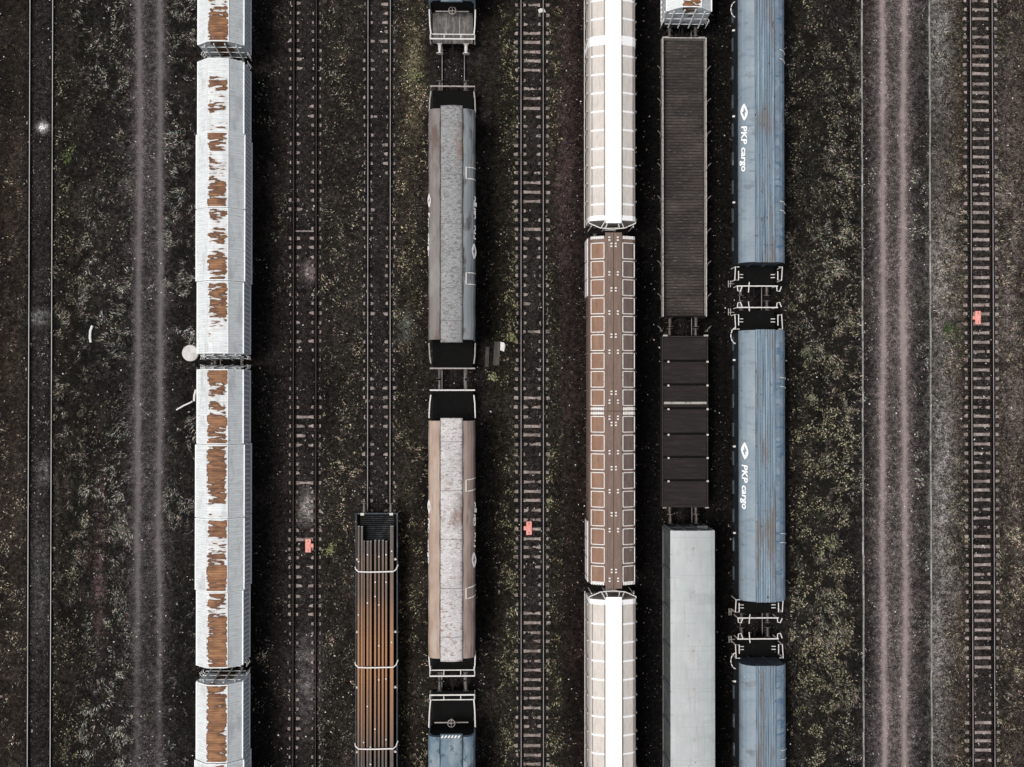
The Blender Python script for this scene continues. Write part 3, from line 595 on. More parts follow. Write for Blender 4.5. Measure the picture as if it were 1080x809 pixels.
# ------------------------------------------------------------------ 3. blue tarpaulin wagons (track 9)
def blue_wagon(en, es, rn, rs, label, text=None, marks=(), bow=(0, 0), track=9):
    zc = 4.1; xq = 803; z2 = 2.25
    Yn, Ys = W(xq, en, z2).y, W(xq, es, z2).y; Rn, Rs = W(xq, rn, zc).y, W(xq, rs, zc).y; yc = (Yn+Ys)/2
    root = thing('tarpaulin_wagon', label, 'freight wagon', (T[track], yc, 0), 'blue tarpaulin wagons on the right-hand line')
    gear(root, Ys-yc+.15, Yn-yc-.15)
    n, s = Rn-yc, Rs-yc; hl = (n-s)/2; mid = (n+s)/2
    def part(prof, mt, name, trim=0, segs=70, amp=.01):
        k = len(prof); m = MB()
        inner = [(x, z-.05) for x, z in prof[::-1]]
        m.prism(prof+inner, -hl+trim, hl-trim, 0, segs, lambda x, y, z: (0, amp*math.sin(y*2.3+x*2)+amp*.6*math.sin(y*6.1+x*5)))
        return m.build(name, mt, root, (0, mid, 0), smooth=False)
    part([(-1.49, 3.02), (-1.485, 3.15), (-1.46, 3.32), (-1.36, 3.55), (-1.15, 3.78), (-.9, 3.93), (-.64, 4.03)], K['blue_sheet'], 'left_tarpaulin')
    xs = [-.62+1.28*i/16 for i in range(17)]
    part([(x, 4.08+.035*(i % 2)-.05*abs(x)) for i, x in enumerate(xs)], K['blue_streak'], 'ridge_tarpaulin', -.03)
    part([(.68, 4.02), (.95, 3.93), (1.2, 3.76), (1.38, 3.52), (1.48, 3.25), (1.50, 3.02)], K['blue_edge'], 'right_tarpaulin')
    for sd in (-1, 1):
        m = MB(); m.bbox(*sorted((sd*1.40, sd*1.455)), s+.1, n-.1, 1.2, 3.05, .01); m.build('side_wall', K['under_blue'], root)
    for d in (-1, 1):
        m = MB(); m.prism([(-1.42, 1.2), (-1.42, 3.2), (-1.25, 3.5), (-.6, 3.93), (.6, 3.93), (1.25, 3.5), (1.42, 3.2), (1.42, 1.2)], mid+d*(hl-.12)-.03, mid+d*(hl-.12)+.03)
        for x in (-.5, .5): m.bbox(x-.05, x+.05, *sorted((mid+d*(hl-.088), mid+d*(hl+.02))), 1.2, 3.9, .01)
        m.build('end_wall', K['wagon_blue'], root)
    # end platforms with white ladders and railings
    for d, yi, yo in ((1, n, Yn-yc), (-1, s, Ys-yc)):
        lo, hi = sorted((yi-d*.2, yo-d*.15)); m = MB(); m.bbox(-1.33, 1.33, lo, hi, 1.152, 1.19, .01); m.build('platform_deck', K['black'], root)
        m = MB(); r = .034
        m.tube([(-1.42, yo-d*.05, z2), (1.30, yo-d*.05, z2)], .042, 6)
        for x in (-1.38, 1.22):
            m.tube([(x-.0, yo-d*.05, z2), (x+.05, yo+d*.25, z2-.1), (x+.22, yo+d*.30, z2-.1), (x+.32, yo-d*.02, z2)], r, 6)
            m.tube([(x, yo-d*.05, 1.15), (x, yo-d*.05, z2)], r, 6)
        m.tube([(-.6, yo+d*.35, z2-.2), (-.6, yo-d*.3, z2+.05)], .035, 5)
        m.build('end_railing', K['rail_white'], root)
        for sd in (-1, 1):
            m = MB(); xo = sd*1.55; xi = sd*1.30; L_ = abs(yi-yo)*.62
            m.tube([(xi, yi+d*.15, z2+.2), (xo, yi+d*.15, z2+.2), (xo, yi+d*(.15+L_*.95), z2), (xi, yi+d*(.15+L_*.95), z2), (xi, yi+d*.4, z2)], r, 6)
            m.tube([(xi-sd*.1, yi+d*(.3+L_*.55), 1.9), (xi-sd*.38, yi+d*(.35+L_*.5), 1.9)], .03, 5); m.tube([(xi-sd*.1, yi+d*(.1+L_*.55), 1.9), (xi-sd*.38, yi+d*(.15+L_*.5), 1.9)], .03, 5)
            m.tube([(xo, yi+d*.15, 1.2), (xo, yi+d*.15, z2+.2)], r, 6); m.tube([(xo, yi+d*(.15+L_*.95), 1.2), (xo, yi+d*(.15+L_*.95), z2)], r, 6)
            m.build('platform_ladder', K['rail_white'], root)
        m = MB()
        for o_ in (0, .14): m.tube([(-1.62-o_, yo-d*.05, 1.3), (-1.62-o_, yo-d*.5, 1.3)], .028, 5)
        m.tube([(-1.35, yo-d*.3, 1.2), (-1.78, yo-d*.3, 1.28)], .025, 5)
        m.build('foot_step', K['rail_dull'], root)
    # side sill with catches
    m = MB()
    for i in range(int(hl*2/1.9)):
        y = mid-hl+1+i*1.9; m = MB(); m.bbox(-1.54, -1.46, y, y+.9, 1.3, 1.6, .01); m.build('side_catch', K['wagon_blue'], root)
        if i % 3 == 1: m = MB(); m.bbox(-1.62, -1.46, y+1.2, y+1.32, 1.9, 2.05, .02); m.build('side_latch', K['rail_white'], root)
    for row in marks:
        m = MB(); a = W(825, row, 3.6).y-yc
        for k in (0, .58): m.tube([(1.02, a-k, 3.94), (1.25, a-k-.02, 3.76), (1.42, a-k-.07, 3.47), (1.53, a-k-.12, 3.2)], .03, 5)
        m.build('side_grab_rail', K['rail_white'], root)
    if text:
        t0, t1, l0, l1 = text; y0 = W(785, t0, 3.65).y-yc; y1 = W(785, t1, 3.65).y-yc
        up = Vector((.21, 0, .23)); 
        lettering(root, 'PKP cargo', .60, y0-y1, (-1.39, y0, 3.54), (0, -1, 0), up, K['letter'], bold=.010)
        logo(root, (-1.25, W(785, (l0+l1)/2, 3.65).y-yc, 3.70), (0, -1, 0), up, 1.10, .56, K['letter'], K['blue_sheet'])
    return root, yc
def grab_arc(root, yc, py, hgt=2.0):
    p = W(772, py, hgt); cx, cy = p.x-root.location.x, p.y-yc
    for k in range(5):
        m = MB(); t0 = R(110+k*30); m.tube([(cx+.35+.42*math.cos(t0+j*.14), cy+.55*math.sin(t0+j*.14), hgt) for j in range(4)], .035, 5)
        m.build('hose_segment', K['hose'], root)
b1, y1_ = blue_wagon(-40, 302.5, -20, 276, 'blue tarpaulin wagon with emblem and lettering, upper right line', (133, 181, 110, 127), (54, 213)); grab_arc(b1, y1_, 10)
b2, y2_ = blue_wagon(323.5, 652.5, 348, 635, 'blue tarpaulin wagon with lettering, middle of the right line between two platforms', (490, 537, 467, 484), (398, 562)); grab_arc(b2, y2_, 354)
b3, y3_ = blue_wagon(673, 1010, 703, 985, 'blue tarpaulin wagon without lettering cut off by the bottom edge', None, (790,)); grab_arc(b3, y3_, 697)

# ------------------------------------------------------------------ 4. hopper wagons (track 7)
def hop_prof(zt=4.25): return [(-1.50, 1.5), (-1.52, 3.3), (-1.44, 3.62), (-1.25, 3.82), (-.52, 4.13), (.52, 4.13), (1.25, 3.82), (1.44, 3.62), (1.52, 3.3), (1.50, 1.5)]
def hop_root(name, rn, rs, label, group):
    Yn, Ys = W(647, rn, 4.15).y, W(647, rs, 4.15).y; yc = (Yn+Ys)/2
    r = thing(name, label, 'hopper wagon', (T[7], yc, 0), group); gear(r, Ys-yc-.1, Yn-yc+.1, z=1.25); return r, yc, Ys-yc, Yn-yc
def slope_z(x): x = abs(x); return float(np.interp(x, [.52, 1.25, 1.44, 1.52], [4.13, 3.82, 3.62, 3.3]))
def white_hopper(rn, rs, label, first, sign, seam=None):
    r, yc, s, n = hop_root('cream_hopper_wagon', rn, rs, label, 'cream hopper wagons with white walkways')
    m = MB(); m.prism(hop_prof(), s+.35, n-.35); m.build('hopper_body', K['cream'], r)
    m = MB(); m.bbox(-.51, .51, s+.15, n-.15, 4.17, 4.23, .01)
    for i in range(int((n-s)/1.2)): m.bbox(-.12, .12, s+.6+i*1.2, s+.64+i*1.2, 4.232, 4.245, .002)
    m.build('roof_walkway', K['walk'], r)
    rib = None; k = 0
    while True:
        row = first+sign*k*19.55; k += 1
        y = W(647, row, 4.0).y-yc
        if y < s+.6 or y > n-.6 or k > 40: break
        if seam and abs(row-seam) < 8: continue
        for sd in (-1, 1):
            if rib is None:
                q = MB(); xs = [.60, .9, 1.25, 1.38]
                for a, b in zip(xs[:-1], xs[1:]):
                    za, zb = slope_z(a), slope_z(b)
                    q.add([(a, -.075, za+.002), (b, -.075, zb+.002), (b, .075, zb+.002), (a, .075, za+.002), (a, -.05, za+.05), (b, -.05, zb+.05), (b, .05, zb+.05), (a, .05, za+.05)],
                          [(4, 5, 6, 7), (0, 1, 5, 4), (2, 3, 7, 6), (1, 2, 6, 5), (3, 0, 4, 7)])
                rib = q.build('roof_rib', K['hopper_white'], r, (0, y, 0)); rib.scale.x = sd
            else: cp(rib, r, (0, y, 0), (sd, 1, 1))
    if seam:
        y = W(647, seam, 4.0).y-yc; m = MB(); P_ = [(x*1.012, z+.03) for x, z in hop_prof()]; m.prism(P_, y-.30, y+.30); m.prism([(x*1.02, z+.06) for x, z in hop_prof()], y-.08, y+.08)
        m.tube([(-1.55, y, 3.3), (-1.66, y-.3, 2.8), (-1.66, y-.6, 2.2)], .03, 5); m.build('seam_band', K['hopper_white'], r)
    for sd in (-1, 1):
        for x in (.58, 1.33): m = MB(); m.bbox(sd*x-.02, sd*x+.02, s+.5, n-.5, slope_z(x)+.003, slope_z(x)+.03, .005); m.build('edge_strip', K['hop_brown'], r)
    for d, y in ((-1, s+.35), (1, n-.35)):             # white end band and open end frame
        m = MB(); m.prism([(x*1.012, z+.025) for x, z in hop_prof()], *sorted((y-d*.32, y-d*.002))); m.build('end_band', K['hopper_white'], r)
        m = MB(); zf = 3.55
        m.tube([(-1.52, y, 3.5), (-1.50, y+d*.10, zf), (-.8, y+d*.42, zf+.1), (0, y+d*.5, zf+.12), (.8, y+d*.42, zf+.1), (1.50, y+d*.10, zf), (1.52, y, 3.5)], .036, 6)
        for x in (-.5, -.3, .3, .5): m.tube([(x, y, 4.05), (x*1.5, y+d*.45, zf+.1)], .035, 5)
        for x in (-.42, .42, -1.35, 1.35): m.tube([(x, y+d*.3, zf), (x, y+d*.3, 1.3)], .035, 5)
        for z in (1.7, 2.1, 2.5, 2.9): m.tube([(-.42, y+d*.3, z), (.42, y+d*.3, z)], .02, 5)
        m.build('end_frame', K['rail_white'], r)
    for sd in (-1, 1):                                 # lower side rail with brackets
        m = MB()
        m.tube([(sd*1.62, s+.2, 1.75), (sd*1.62, n-.2, 1.75)], .035, 5)
        for i in range(int((n-s)/1.17)): m.bbox(*sorted((sd*1.53, sd*1.62)), s+.5+i*1.17, s+.58+i*1.17, 1.5, 3.2, .01)
        m.build('side_stiffener', K['cream'], r)
    return r
white_hopper(-70, 238, 'cream hopper wagon with bright walkway and seam band, top edge', 224-19.4*0-8.5, -1, seam=43)
white_hopper(627, 960, 'cream hopper wagon with bright walkway, bottom edge below the brown hopper', 658, 1)
r, yc, s, n = hop_root('brown_hopper_wagon', 245, 621, 'rust-brown hopper wagon with rows of white-outlined panels', None)
sp = W(647, 433.5, 4.1).y-yc
m = MB()
for a, b in ((s+.25, sp-.05), (sp+.05, n-.25)): m.prism(hop_prof(), a, b)
m.prism([(x*.97, z-.06) for x, z in hop_prof()], sp-.06, sp+.06); m.build('hopper_body', K['hop_brown'], r)
for a, b in ((s+.02, sp-.03), (sp+.03, n-.02)):
    for sd in (-1, 1):
        m = MB(); x0, x1 = sorted((sd*.012, sd*.53)); m.bbox(x0, x1, a, b, 4.15, 4.21, .012); m.bbox(*sorted((sd*.40, sd*.42)), a+.05, b-.05, 4.212, 4.225, .002)
        fl = m.build('roof_flap', K['hop_brown'], r)
        for fr in (.05, .10, .33, .42, .55, .68, .77, .93, .965) if True else ():
            yy = a+(b-a)*fr; xx = sd*(.27 if fr in (.05, .33, .55, .77, .965) else .14)
            for j in (-.09, .09): m = MB(); m.bbox(xx-.06, xx+.06, yy+j-.045, yy+j+.045, 4.215, 4.24, .005); m.build('hinge', K['rail_white'], fl)
pp = [None, None]; rows = [(255.5, 19.4, 9), (447, 19.7, 9)]
rows = [266-11+19.35*i+9.6 for i in range(9)]+[447.5-0+19.75*i for i in range(9)]
for row in rows:
    y = W(647, row, 4.0).y-yc
    if abs(y-sp) < .5: continue
    for k, sd in enumerate((-1, 1)):
        if pp[k] is None:
            q = MB(); xs = [.60, .9, 1.25, 1.39]
            for a, b in zip(xs[:-1], xs[1:]): q.add([(a*sd, -.5, slope_z(a)+.012), (b*sd, -.5, slope_z(b)+.012), (b*sd, .5, slope_z(b)+.012), (a*sd, .5, slope_z(a)+.012)], [(0, 1, 2, 3) if sd > 0 else (3, 2, 1, 0)])
            pnl = q.build('roof_panel', K['hop_panel'] if sd < 0 else K['hop_panel_shaded'], r, (0, y, 0))
            f = MB()
            for yy in (-.5, .5): f.tube([(x*sd, yy, slope_z(x)+.02) for x in xs], .034, 4)
            for x in (.60, 1.39): f.tube([(x*sd, -.5, slope_z(x)+.02), (x*sd, .5, slope_z(x)+.02)], .034, 4)
            f.build('panel_frame', K['rail_white'], pnl); pp[k] = pnl
        else: cp(pp[k], r, (0, y, 0))
for y in (s+.32, sp-.14, sp+.14, n-.32):
    for sd in (-1, 1):
        m = MB(); xs = [.62, .9, 1.25, 1.40]; m.tube([(sd*x, y, slope_z(x)+.03) for x in xs], .05, 6)
        for i in range(8):
            x = sd*(.64+i*.105); m.bbox(x-.035, x+.035, y-.10, y+.10, slope_z(x)-.0, slope_z(x)+.06, .01)
        m.build('end_trim', K['rail_white'], r)
for a, b in ((s+.3, s+4.2), (n-4.0, n-.3)): m = MB(); m.bbox(-1.60, -1.54, a, b, 1.6, 3.3, .01); m.build('white_side_plate', K['rail_white'], r)
for sd in (-1, 1):
    for i in range(18): m = MB(); m.bbox(*sorted((sd*1.53, sd*1.535+sd*.07)), s+.6+i*1.2, s+.68+i*1.2, 1.55, 3.25, .01); m.build('side_stiffener', K['hop_brown'], r)

# ------------------------------------------------------------------ 5. plank-floored wagon, ribbed cover wagon, grey box wagon (track 8)
def span8(a, b, z): Yn, Ys = W(722, a, z).y, W(722, b, z).y; return (Yn+Ys)/2, (Yn-Ys)/2
yc, hl = span8(39, 334, 1.8)
r = thing('plank_floor_wagon', 'long low wagon with worn dark plank floor and pale side boards', 'flat wagon', (T[8], yc, 0)); gear(r, -hl, hl, w=1.38)
m = MB(); y = -hl+.07
while y < hl-.1:
    dz = random.uniform(0, .012); m.bbox(-1.34, 1.34, y, y+.185, 1.152, 1.20+dz, .008); y += .2
m.build('plank_floor', K['planks'], r)
for sd in (-1, 1):
    m = MB(); n_ = 9; seg = 2*hl/n_
    for i in range(n_): 
        a, b = sorted((sd*1.40, sd*1.475)); m.bbox(a, b, -hl+i*seg+.01, -hl+(i+1)*seg-.01, 1.16, 1.78+random.uniform(-.02, .02), .012)
    m.build('side_board', K['board_edge'], r)
    for i in range(9):
        y = hl-2.0-i*2.16; m = MB(); m.tube([(sd*1.50, y-.18, 1.5), (sd*1.62, y, 1.60), (sd*1.78, y+.14, 1.62)], .03, 5); m.bbox(*sorted((sd*1.478, sd*1.54)), y-.25, y-.12, 1.1, 1.7, .01); m.build('side_stake', K['stake'], r)
for d in (-1, 1):
    m = MB(); m.bbox(-1.40, 1.40, *sorted((d*(hl-.002), d*(hl-.07))), 1.2, 1.75, .012)
    for x in (-1.2, 1.2): m.bbox(x-.2, x+.2, *sorted((d*hl, d*(hl+.09))), 1.5, 1.6, .01)
    m.build('end_board', K['board_edge'] if d > 0 else K['steel_dark'], r)
yc, hl = span8(354.5, 535, 1.9)
r = thing('ribbed_cover_wagon', 'dark brown wagon with seven ribbed cover bays and one pale bar', 'covered wagon', (T[8]-.03, yc, 0)); gear(r, -hl+.1, hl-.1, w=1.4)
m = MB(); m.box(-1.5, 1.5, -hl+.05, hl-.05, 1.2, 1.80)
for sd in (-1, 1): m.bbox(*sorted((sd*1.44, sd*1.53)), -hl, hl, 1.25, 1.97, .015)
for d in (-1, 1): m.bbox(-1.5, 1.5, *sorted((d*hl, d*(hl-.08))), 1.25, 1.96, .015)
m.build('wagon_body', K['cover_brown'], r)
seams = [354.5, 380, 405, 430, 457, 481.5, 506, 535]
for a, b in zip(seams[:-1], seams[1:]):
    ya, yb = W(722, a, 1.95).y-yc-.11, W(722, b, 1.95).y-yc+.05; nn = 9; prof = []
    m = MB(); vs = []; fs = []
    for i in range(nn*4+1):
        t = i/(nn*4); vs += [(-1.42, yb+(ya-yb)*t, 1.91+.03*math.cos(2*math.pi*i/4)), (1.42, yb+(ya-yb)*t, 1.91+.03*math.cos(2*math.pi*i/4))]
    for i in range(nn*4): fs.append((2*i, 2*i+1, 2*i+3, 2*i+2))
    m.add(vs, fs); m.box(-1.42, 1.42, yb, ya, 1.803, 1.87); m.build('cover_bay', K['cover_brown'], r)
    m = MB(); m.box(-1.43, 1.43, ya+.003, ya+.155, 1.80, 1.83); m.build('bay_gap', K['black'], r)
    if a != 354.5:
        y = W(722, a, 2).y-yc; m = MB()
        for x in (-1.1, 1.49): m.bbox(x-.06, x+.06, y-.16, y-.04, 1.9, 2.03, .02)
        m.build('cover_latch', K['blockw'], r)
m = MB(); y = W(722, 425, 2.05).y-yc; m.tube([(-1.4, y, 2.02), (1.4, y, 2.02)], .085, 8); m.build('cross_bar', K['board_edge'], r)
m = MB()
for x in (-1.3, 1.4): m.bbox(x-.15, x+.15, hl-.02, hl+.09, 1.85, 1.99, .02); 
for x in (-1.35, 1.45): m.bbox(x-.12, x+.12, -hl-.07, -hl+.02, 1.8, 1.95, .02)
m.build('corner_bracket', K['rail_dull'], r)
Yn = W(731, 560.5, 4.5).y; L_ = 20.; yc = Yn-L_/2; hl = L_/2
r = thing('box_wagon', 'tall galvanised grey box wagon at the bottom edge', 'box wagon', (T[8], yc, 0)); gear(r, -hl-.1, hl+.1)
m = MB(); m.prism([(-1.36, 1.2), (-1.36, 4.32), (1.36, 4.32), (1.36, 1.2)], -hl, hl); m.build('wagon_body', K['box_side'], r)
m = MB(); pf = [(-1.42, 4.30)]+[(-1.42+2.84*i/10, 4.34+.24*math.sin(math.pi*i/10)**.7) for i in range(11)]+[(1.42, 4.30)]
m.prism(pf, -hl-.04, hl+.04, 0, 8); rf = m.build('roof', K['box_grey'], r, smooth=False)
for i in range(13):
    m = MB(); y = hl-1.5-i*1.45
    m.prism([(x*.995, z+.014) for x, z in pf[1:-1]]+[(1.40, 4.40), (-1.40, 4.40)], y-.02, y+.02); m.build('roof_seam', K['box_grey'], rf)
for i in range(6):
    m = MB(); y = hl-1.1-i*3.05+.4*math.sin(i*2.3); m.bbox(-.09, .09, y-.09, y+.09, 4.575, 4.60, .01); m.build('roof_patch', K['rail_dull'], rf)
for sd in (-1, 1):
    m = MB()
    for i in range(9):
        y = -hl+.1+i*(2*hl-.2)/8; m.bbox(*sorted((sd*1.362, sd*1.42)), y-.04, y+.04, 1.25, 4.28, .01)
        if i < 8: y2 = y+(2*hl-.2)/8; m.tube([(sd*1.40, y2-.1, 1.35), (sd*1.40, y+.9, 4.2)], .045, 4)
    m.bbox(*sorted((sd*1.363, sd*1.43)), -hl+.05, hl-.05, 1.22, 1.34, .01)
    m.build('side_brace', K['brace'], r)
for d in (-1, 1):
    m = MB()
    for x in (-1.3, -.45, .45, 1.3): m.bbox(x-.05, x+.05, *sorted((d*(hl+.002), d*(hl+.09))), 1.2, 4.27, .01)
    m.bbox(-1.36, 1.36, *sorted((d*(hl+.003), d*(hl+.06))), 2.6, 2.7, .01); m.bbox(.5, 1.2, *sorted((d*(hl+.003), d*(hl+.2))), 3.2, 3.3, .01)
    m.build('end_brace', K['brace'], r)

# ------------------------------------------------------------------ 6. wagon with steel beams (track 4)
Yn = W(398, 541, 1.5).y; L_ = 19.9; yc = Yn-L_/2; hl = L_/2
r = thing('beam_carrier_wagon', 'narrow dark wagon carrying long steel beams, front lower centre-left', 'flat wagon', (T[4], yc, 0)); gear(r, -hl, hl, w=1.3)
m = MB(); m.bbox(-1.28, 1.28, -hl+.05, hl-.05, 1.152, 1.18, .005)
m.build('deck', K['black'], r); m = MB()
for i in range(14): m.bbox(-1.1, 1.1, hl-.30-i*.13, hl-.23-i*.13, 1.182, 1.24, .006)
m.build('deck_grating', K['deck_dark'], r)
for sd in (-1, 1):
    m = MB(); m.bbox(*sorted((sd*1.31, sd*1.38)), -hl, hl, 1.1, 1.62, .015); m.build('side_rail', K['wagon_blue'], r)
for d in (-1, 1):
    m = MB(); m.bbox(-1.3, 1.3, *sorted((d*(hl-.01), d*(hl-.09))), 1.1, 1.5, .015); m.build('end_rail', K['wagon_blue'], r)
    for x in (-.95, .95):
        m = MB(); m.bbox(x-.12, x+.12, *sorted((d*(hl), d*(hl-.16))), 1.51, 1.56, .01); m.build('corner_plate', K['blockw'], r)
for row in (590, 666.5, 725, 793, 850):
    y = W(398, row, 1.7).y-yc
    for sd in (-1, 1):
        m = MB(); m.bbox(sd*1.22-.10, sd*1.22+.06, y-.07, y+.07, 1.45, 1.72, .02); m.tube([(sd*1.3, y, 1.2), (sd*1.3, y, 1.75)], .035, 6); m.build('stanchion', K['blockw'], r)
    m = MB(); m.bbox(-1.2, 1.2, y-.08, y+.08, 1.183, 1.4, .01); m.build('bolster', K['steel_dark'], r)
beams = [(378.3, 555, .14), (381.6, 555.5, .10), (383.6, 571, .0), (387.6, 571, 0), (390.8, 571, 0), (395.6, 570, 0), (399.6, 570, 0), (403.6, 570, 0), (407.2, 571, 0), (413.2, 555, .12)]
BL = ['leftmost long rusty beam on the dark wagon, starting near its end', 'second long beam from the left on the dark wagon', 'third steel beam from the left, set back from the wagon end', 'fourth steel beam from the left on the dark wagon', 'fifth steel beam from the left on the dark wagon',
      'sixth steel beam, just right of the load centre on the dark wagon', 'seventh steel beam from the left on the dark wagon', 'eighth steel beam from the left on the dark wagon', 'second steel beam from the right on the dark wagon', 'lone rightmost steel beam with a gap beside it on the dark wagon']
dots = {0: (592, 648), 3: (585, 636, 745), 5: (614, 629, 769), 6: (587, 638, 681, 717), 8: (585, 614, 716, 780), 9: (581, 677), 2: (783,), 4: (788, 806)}
for i, (px, row, up) in enumerate(beams):
    x = W(px, 680, 1.75).x; a = W(px, row, 1.75).y; b = -24.5-random.random(); yc2 = 0; L2 = a-b
    m = MB(); z0 = 1.402+up; w_ = .06 if i < 9 else .11
    prof = [(-w_, z0), (-w_, z0+.05), (-.03, z0+.08), (-.03, z0+.26), (-w_, z0+.29), (-w_, z0+.35), (w_, z0+.35), (w_, z0+.29), (.03, z0+.26), (.03, z0+.08), (w_, z0+.05), (w_, z0)]
    m.prism(prof, b, a)
    o = m.build('steel_beam', K['beam'], None, (x, 0, 0)); tag(o, BL[i], 'steel beam', 'long steel beams on the dark wagon')
    m = MB(); m.bbox(-w_+.004, w_-.004, a-.02, a+.012, z0+.005, z0+.345, .003)
    for rw in dots.get(i, ()):
        y = W(px, rw, 1.75).y; m.bbox(-.045, .045, y-.045, y+.045, z0+.353, z0+.385, .012)
    m.build('paint_mark', K['scrap'], o)
for k, row in enumerate((603, 704, 790)):
    y = W(398, row, 2).y; m = MB()
    m.tube([(-1.40, y+.25, 1.6), (-1.34, y+.13, 1.80), (-1.15, y+.0, 1.95), (-.6, y-.03, 1.93), (0, y-.03, 1.93), (.6, y-.01, 1.95), (1.12, y+.0, 1.96), (1.3, y+.12, 1.85), (1.40, y+.38, 1.6)], .045, 6)
    o = m.build('load_strap', K['strap'], None, (T[4], 0, 0)); tag(o, ['uppermost white strap across the steel beams', 'middle white strap across the steel beams', 'lowest white strap across the steel beams'][k], 'strap', 'white straps across the beams')

# ------------------------------------------------------------------ 7. small things on the ground
for px, py, flip, lb in ((326, 575.5, 1, 'salmon plate on the rusty half-buried track'), (557, 557, -1, 'salmon plate on the open middle track'), (1030.5, 335, -1, 'salmon plate on the exposed-sleeper track at right')):
    p = W(px-flip, py, .1); o = thing('track_magnet', lb, 'track device', (p.x, p.y, .02), 'salmon plates between rails')
    m = MB(); m.bbox(-.19, .19, -.45, .45, 0, .12, .02); m.build('housing', K['pink'], o)
    m = MB(); m.bbox(*sorted((flip*.19, flip*.36)), -.13, .13, .03, .10, .02); m.build('bracket', K['pink'], o)
    for yy in (-.30, .30):
        m = MB(); m.tube([(0, yy, .115), (0, yy, .145)], .035, 8); m.build('bolt', K['rail_web'], o)
    m = MB(); m.bbox(-.13, .13, -.2, .2, .118, .135, .01); m.build('lid', K['pink'], o)
    m = MB(); m.tube([(-flip*.18, .35, .05), (-flip*.4, .5, .03), (-flip*.5, .9, .02)], .018, 5); m.build('cable', K['rail_web'], o)
p = W(201, 372.5, .2); o = thing('concrete_cover', 'round pale concrete cover beside the white hood wagon', 'manhole cover', (p.x, p.y, 0))
m = MB(); m.tube([(0, 0, -.1), (0, 0, .30)], .54, 36); m.build('concrete_ring', K['pale'], o)
m = MB(); m.tube([(0, 0, .302), (0, 0, .34)], .50, 36); m.build('lid', K['pale'], o)
def rod(pts, r_, name, label, cat, mat=K['scrap']):
    P3 = [W(a, b, z) for a, b, z in pts]; c = P3[0].copy(); c.z = 0; m = MB(); m.tube([q-c for q in P3], r_, 6); o = m.build(name, mat, None, c); tag(o, label, cat)
rod([(206.8, 411, .15), (205.2, 417, .12), (204.8, 423, .08)], .08, 'plastic_scrap', 'short curved white scrap beside the white hood wagon', 'scrap')
rod([(186, 432.3, .06), (194, 427.6, .08), (201, 424.5, .09), (203, 423.2, .05)], .055, 'thin_pipe', 'thin crooked white pipe lying left of the white hood wagon', 'pipe')
rod([(97.4, 343.5, .1), (95.4, 349, .1), (95.0, 356, .1), (95.8, 361, .06)], .085, 'bent_pipe', 'bent white pipe end in the grass left of the dirt lane', 'pipe')
rod([(312, 243.8, .02), (331, 243.8, .02)], .05, 'concrete_bar', 'thin pale bar lying across the rusty track', 'bar', K['concrete'])
p = W(520.5, 373.5, .1)
for i, (dx, w_, h_, lb, mt) in enumerate(((-.42, .26, .04, 'dark weathered board lying left of its twin by the middle track', K['wood']), (.22, .42, .14, 'grey-brown weathered board on the right, next to white scrap', K['wood']))):
    m = MB(); m.bbox(-w_/2, w_/2, -.85+.1*i, .85-.35*(1-i), -.02, h_, .015); o = m.build('weathered_board', mt, None, (p.x+dx, p.y, .0)); o.rotation_euler.z = -.05; tag(o, lb, 'board', 'weathered boards by the middle track')
p = W(530, 365.5, .1); m = MB(); m.add([(-.24, .34, .12), (.1, .26, .18), (.2, .1, .1), (.1, -.34, .1), (-.26, -.2, .14), (-.24, .34, -.02), (.1, .26, -.02), (.2, .1, -.02), (.1, -.34, -.02), (-.26, -.2, -.02)],
    [(4, 3, 2, 1, 0)]+[(i, (i+1) % 5, 5+(i+1) % 5, 5+i) for i in range(5)]); o = m.build('white_scrap', K['scrap'], None, (p.x, p.y, 0)); tag(o, 'crumpled white scrap lying against the weathered boards', 'scrap')
p = W(580, 12, .1); m = MB(); m.add([(-.25, .1, .1), (-.1, .2, .14), (.16, .15, .12), (.28, -.05, .1), (.0, -.06, .12), (-.18, -.12, .1), (-.25, .1, -.02), (-.1, .2, -.02), (.16, .15, -.02), (.28, -.05, -.02), (.0, -.06, -.02), (-.18, -.12, -.02)],
    [(5, 4, 3, 2, 1, 0)]+[(i, (i+1) % 6, 6+(i+1) % 6, 6+i) for i in range(6)]); o = m.build('pale_rock', K['pale'], None, (p.x-.55, p.y, 0)); tag(o, 'pale flat rock right of the middle open track, near the top', 'rock')
# two thin concrete strips along the service road
for px, lb in ((910, 'thin pale concrete strip along the left side of the service road'), (981.6, 'thin pale concrete strip along the right side of the service road')):
    x = X(px); m = MB(); y = -40
    while y < 40:
        j = random.uniform(-.02, .02); m.bbox(x-.05+j, x+.05+j, y, y+.98, -.2, .03+random.uniform(-.02, .02), .01); y += 1
    o = m.build('concrete_strip', K['kerb']); tag(o, lb, 'kerb', 'thin concrete strips beside the service road')

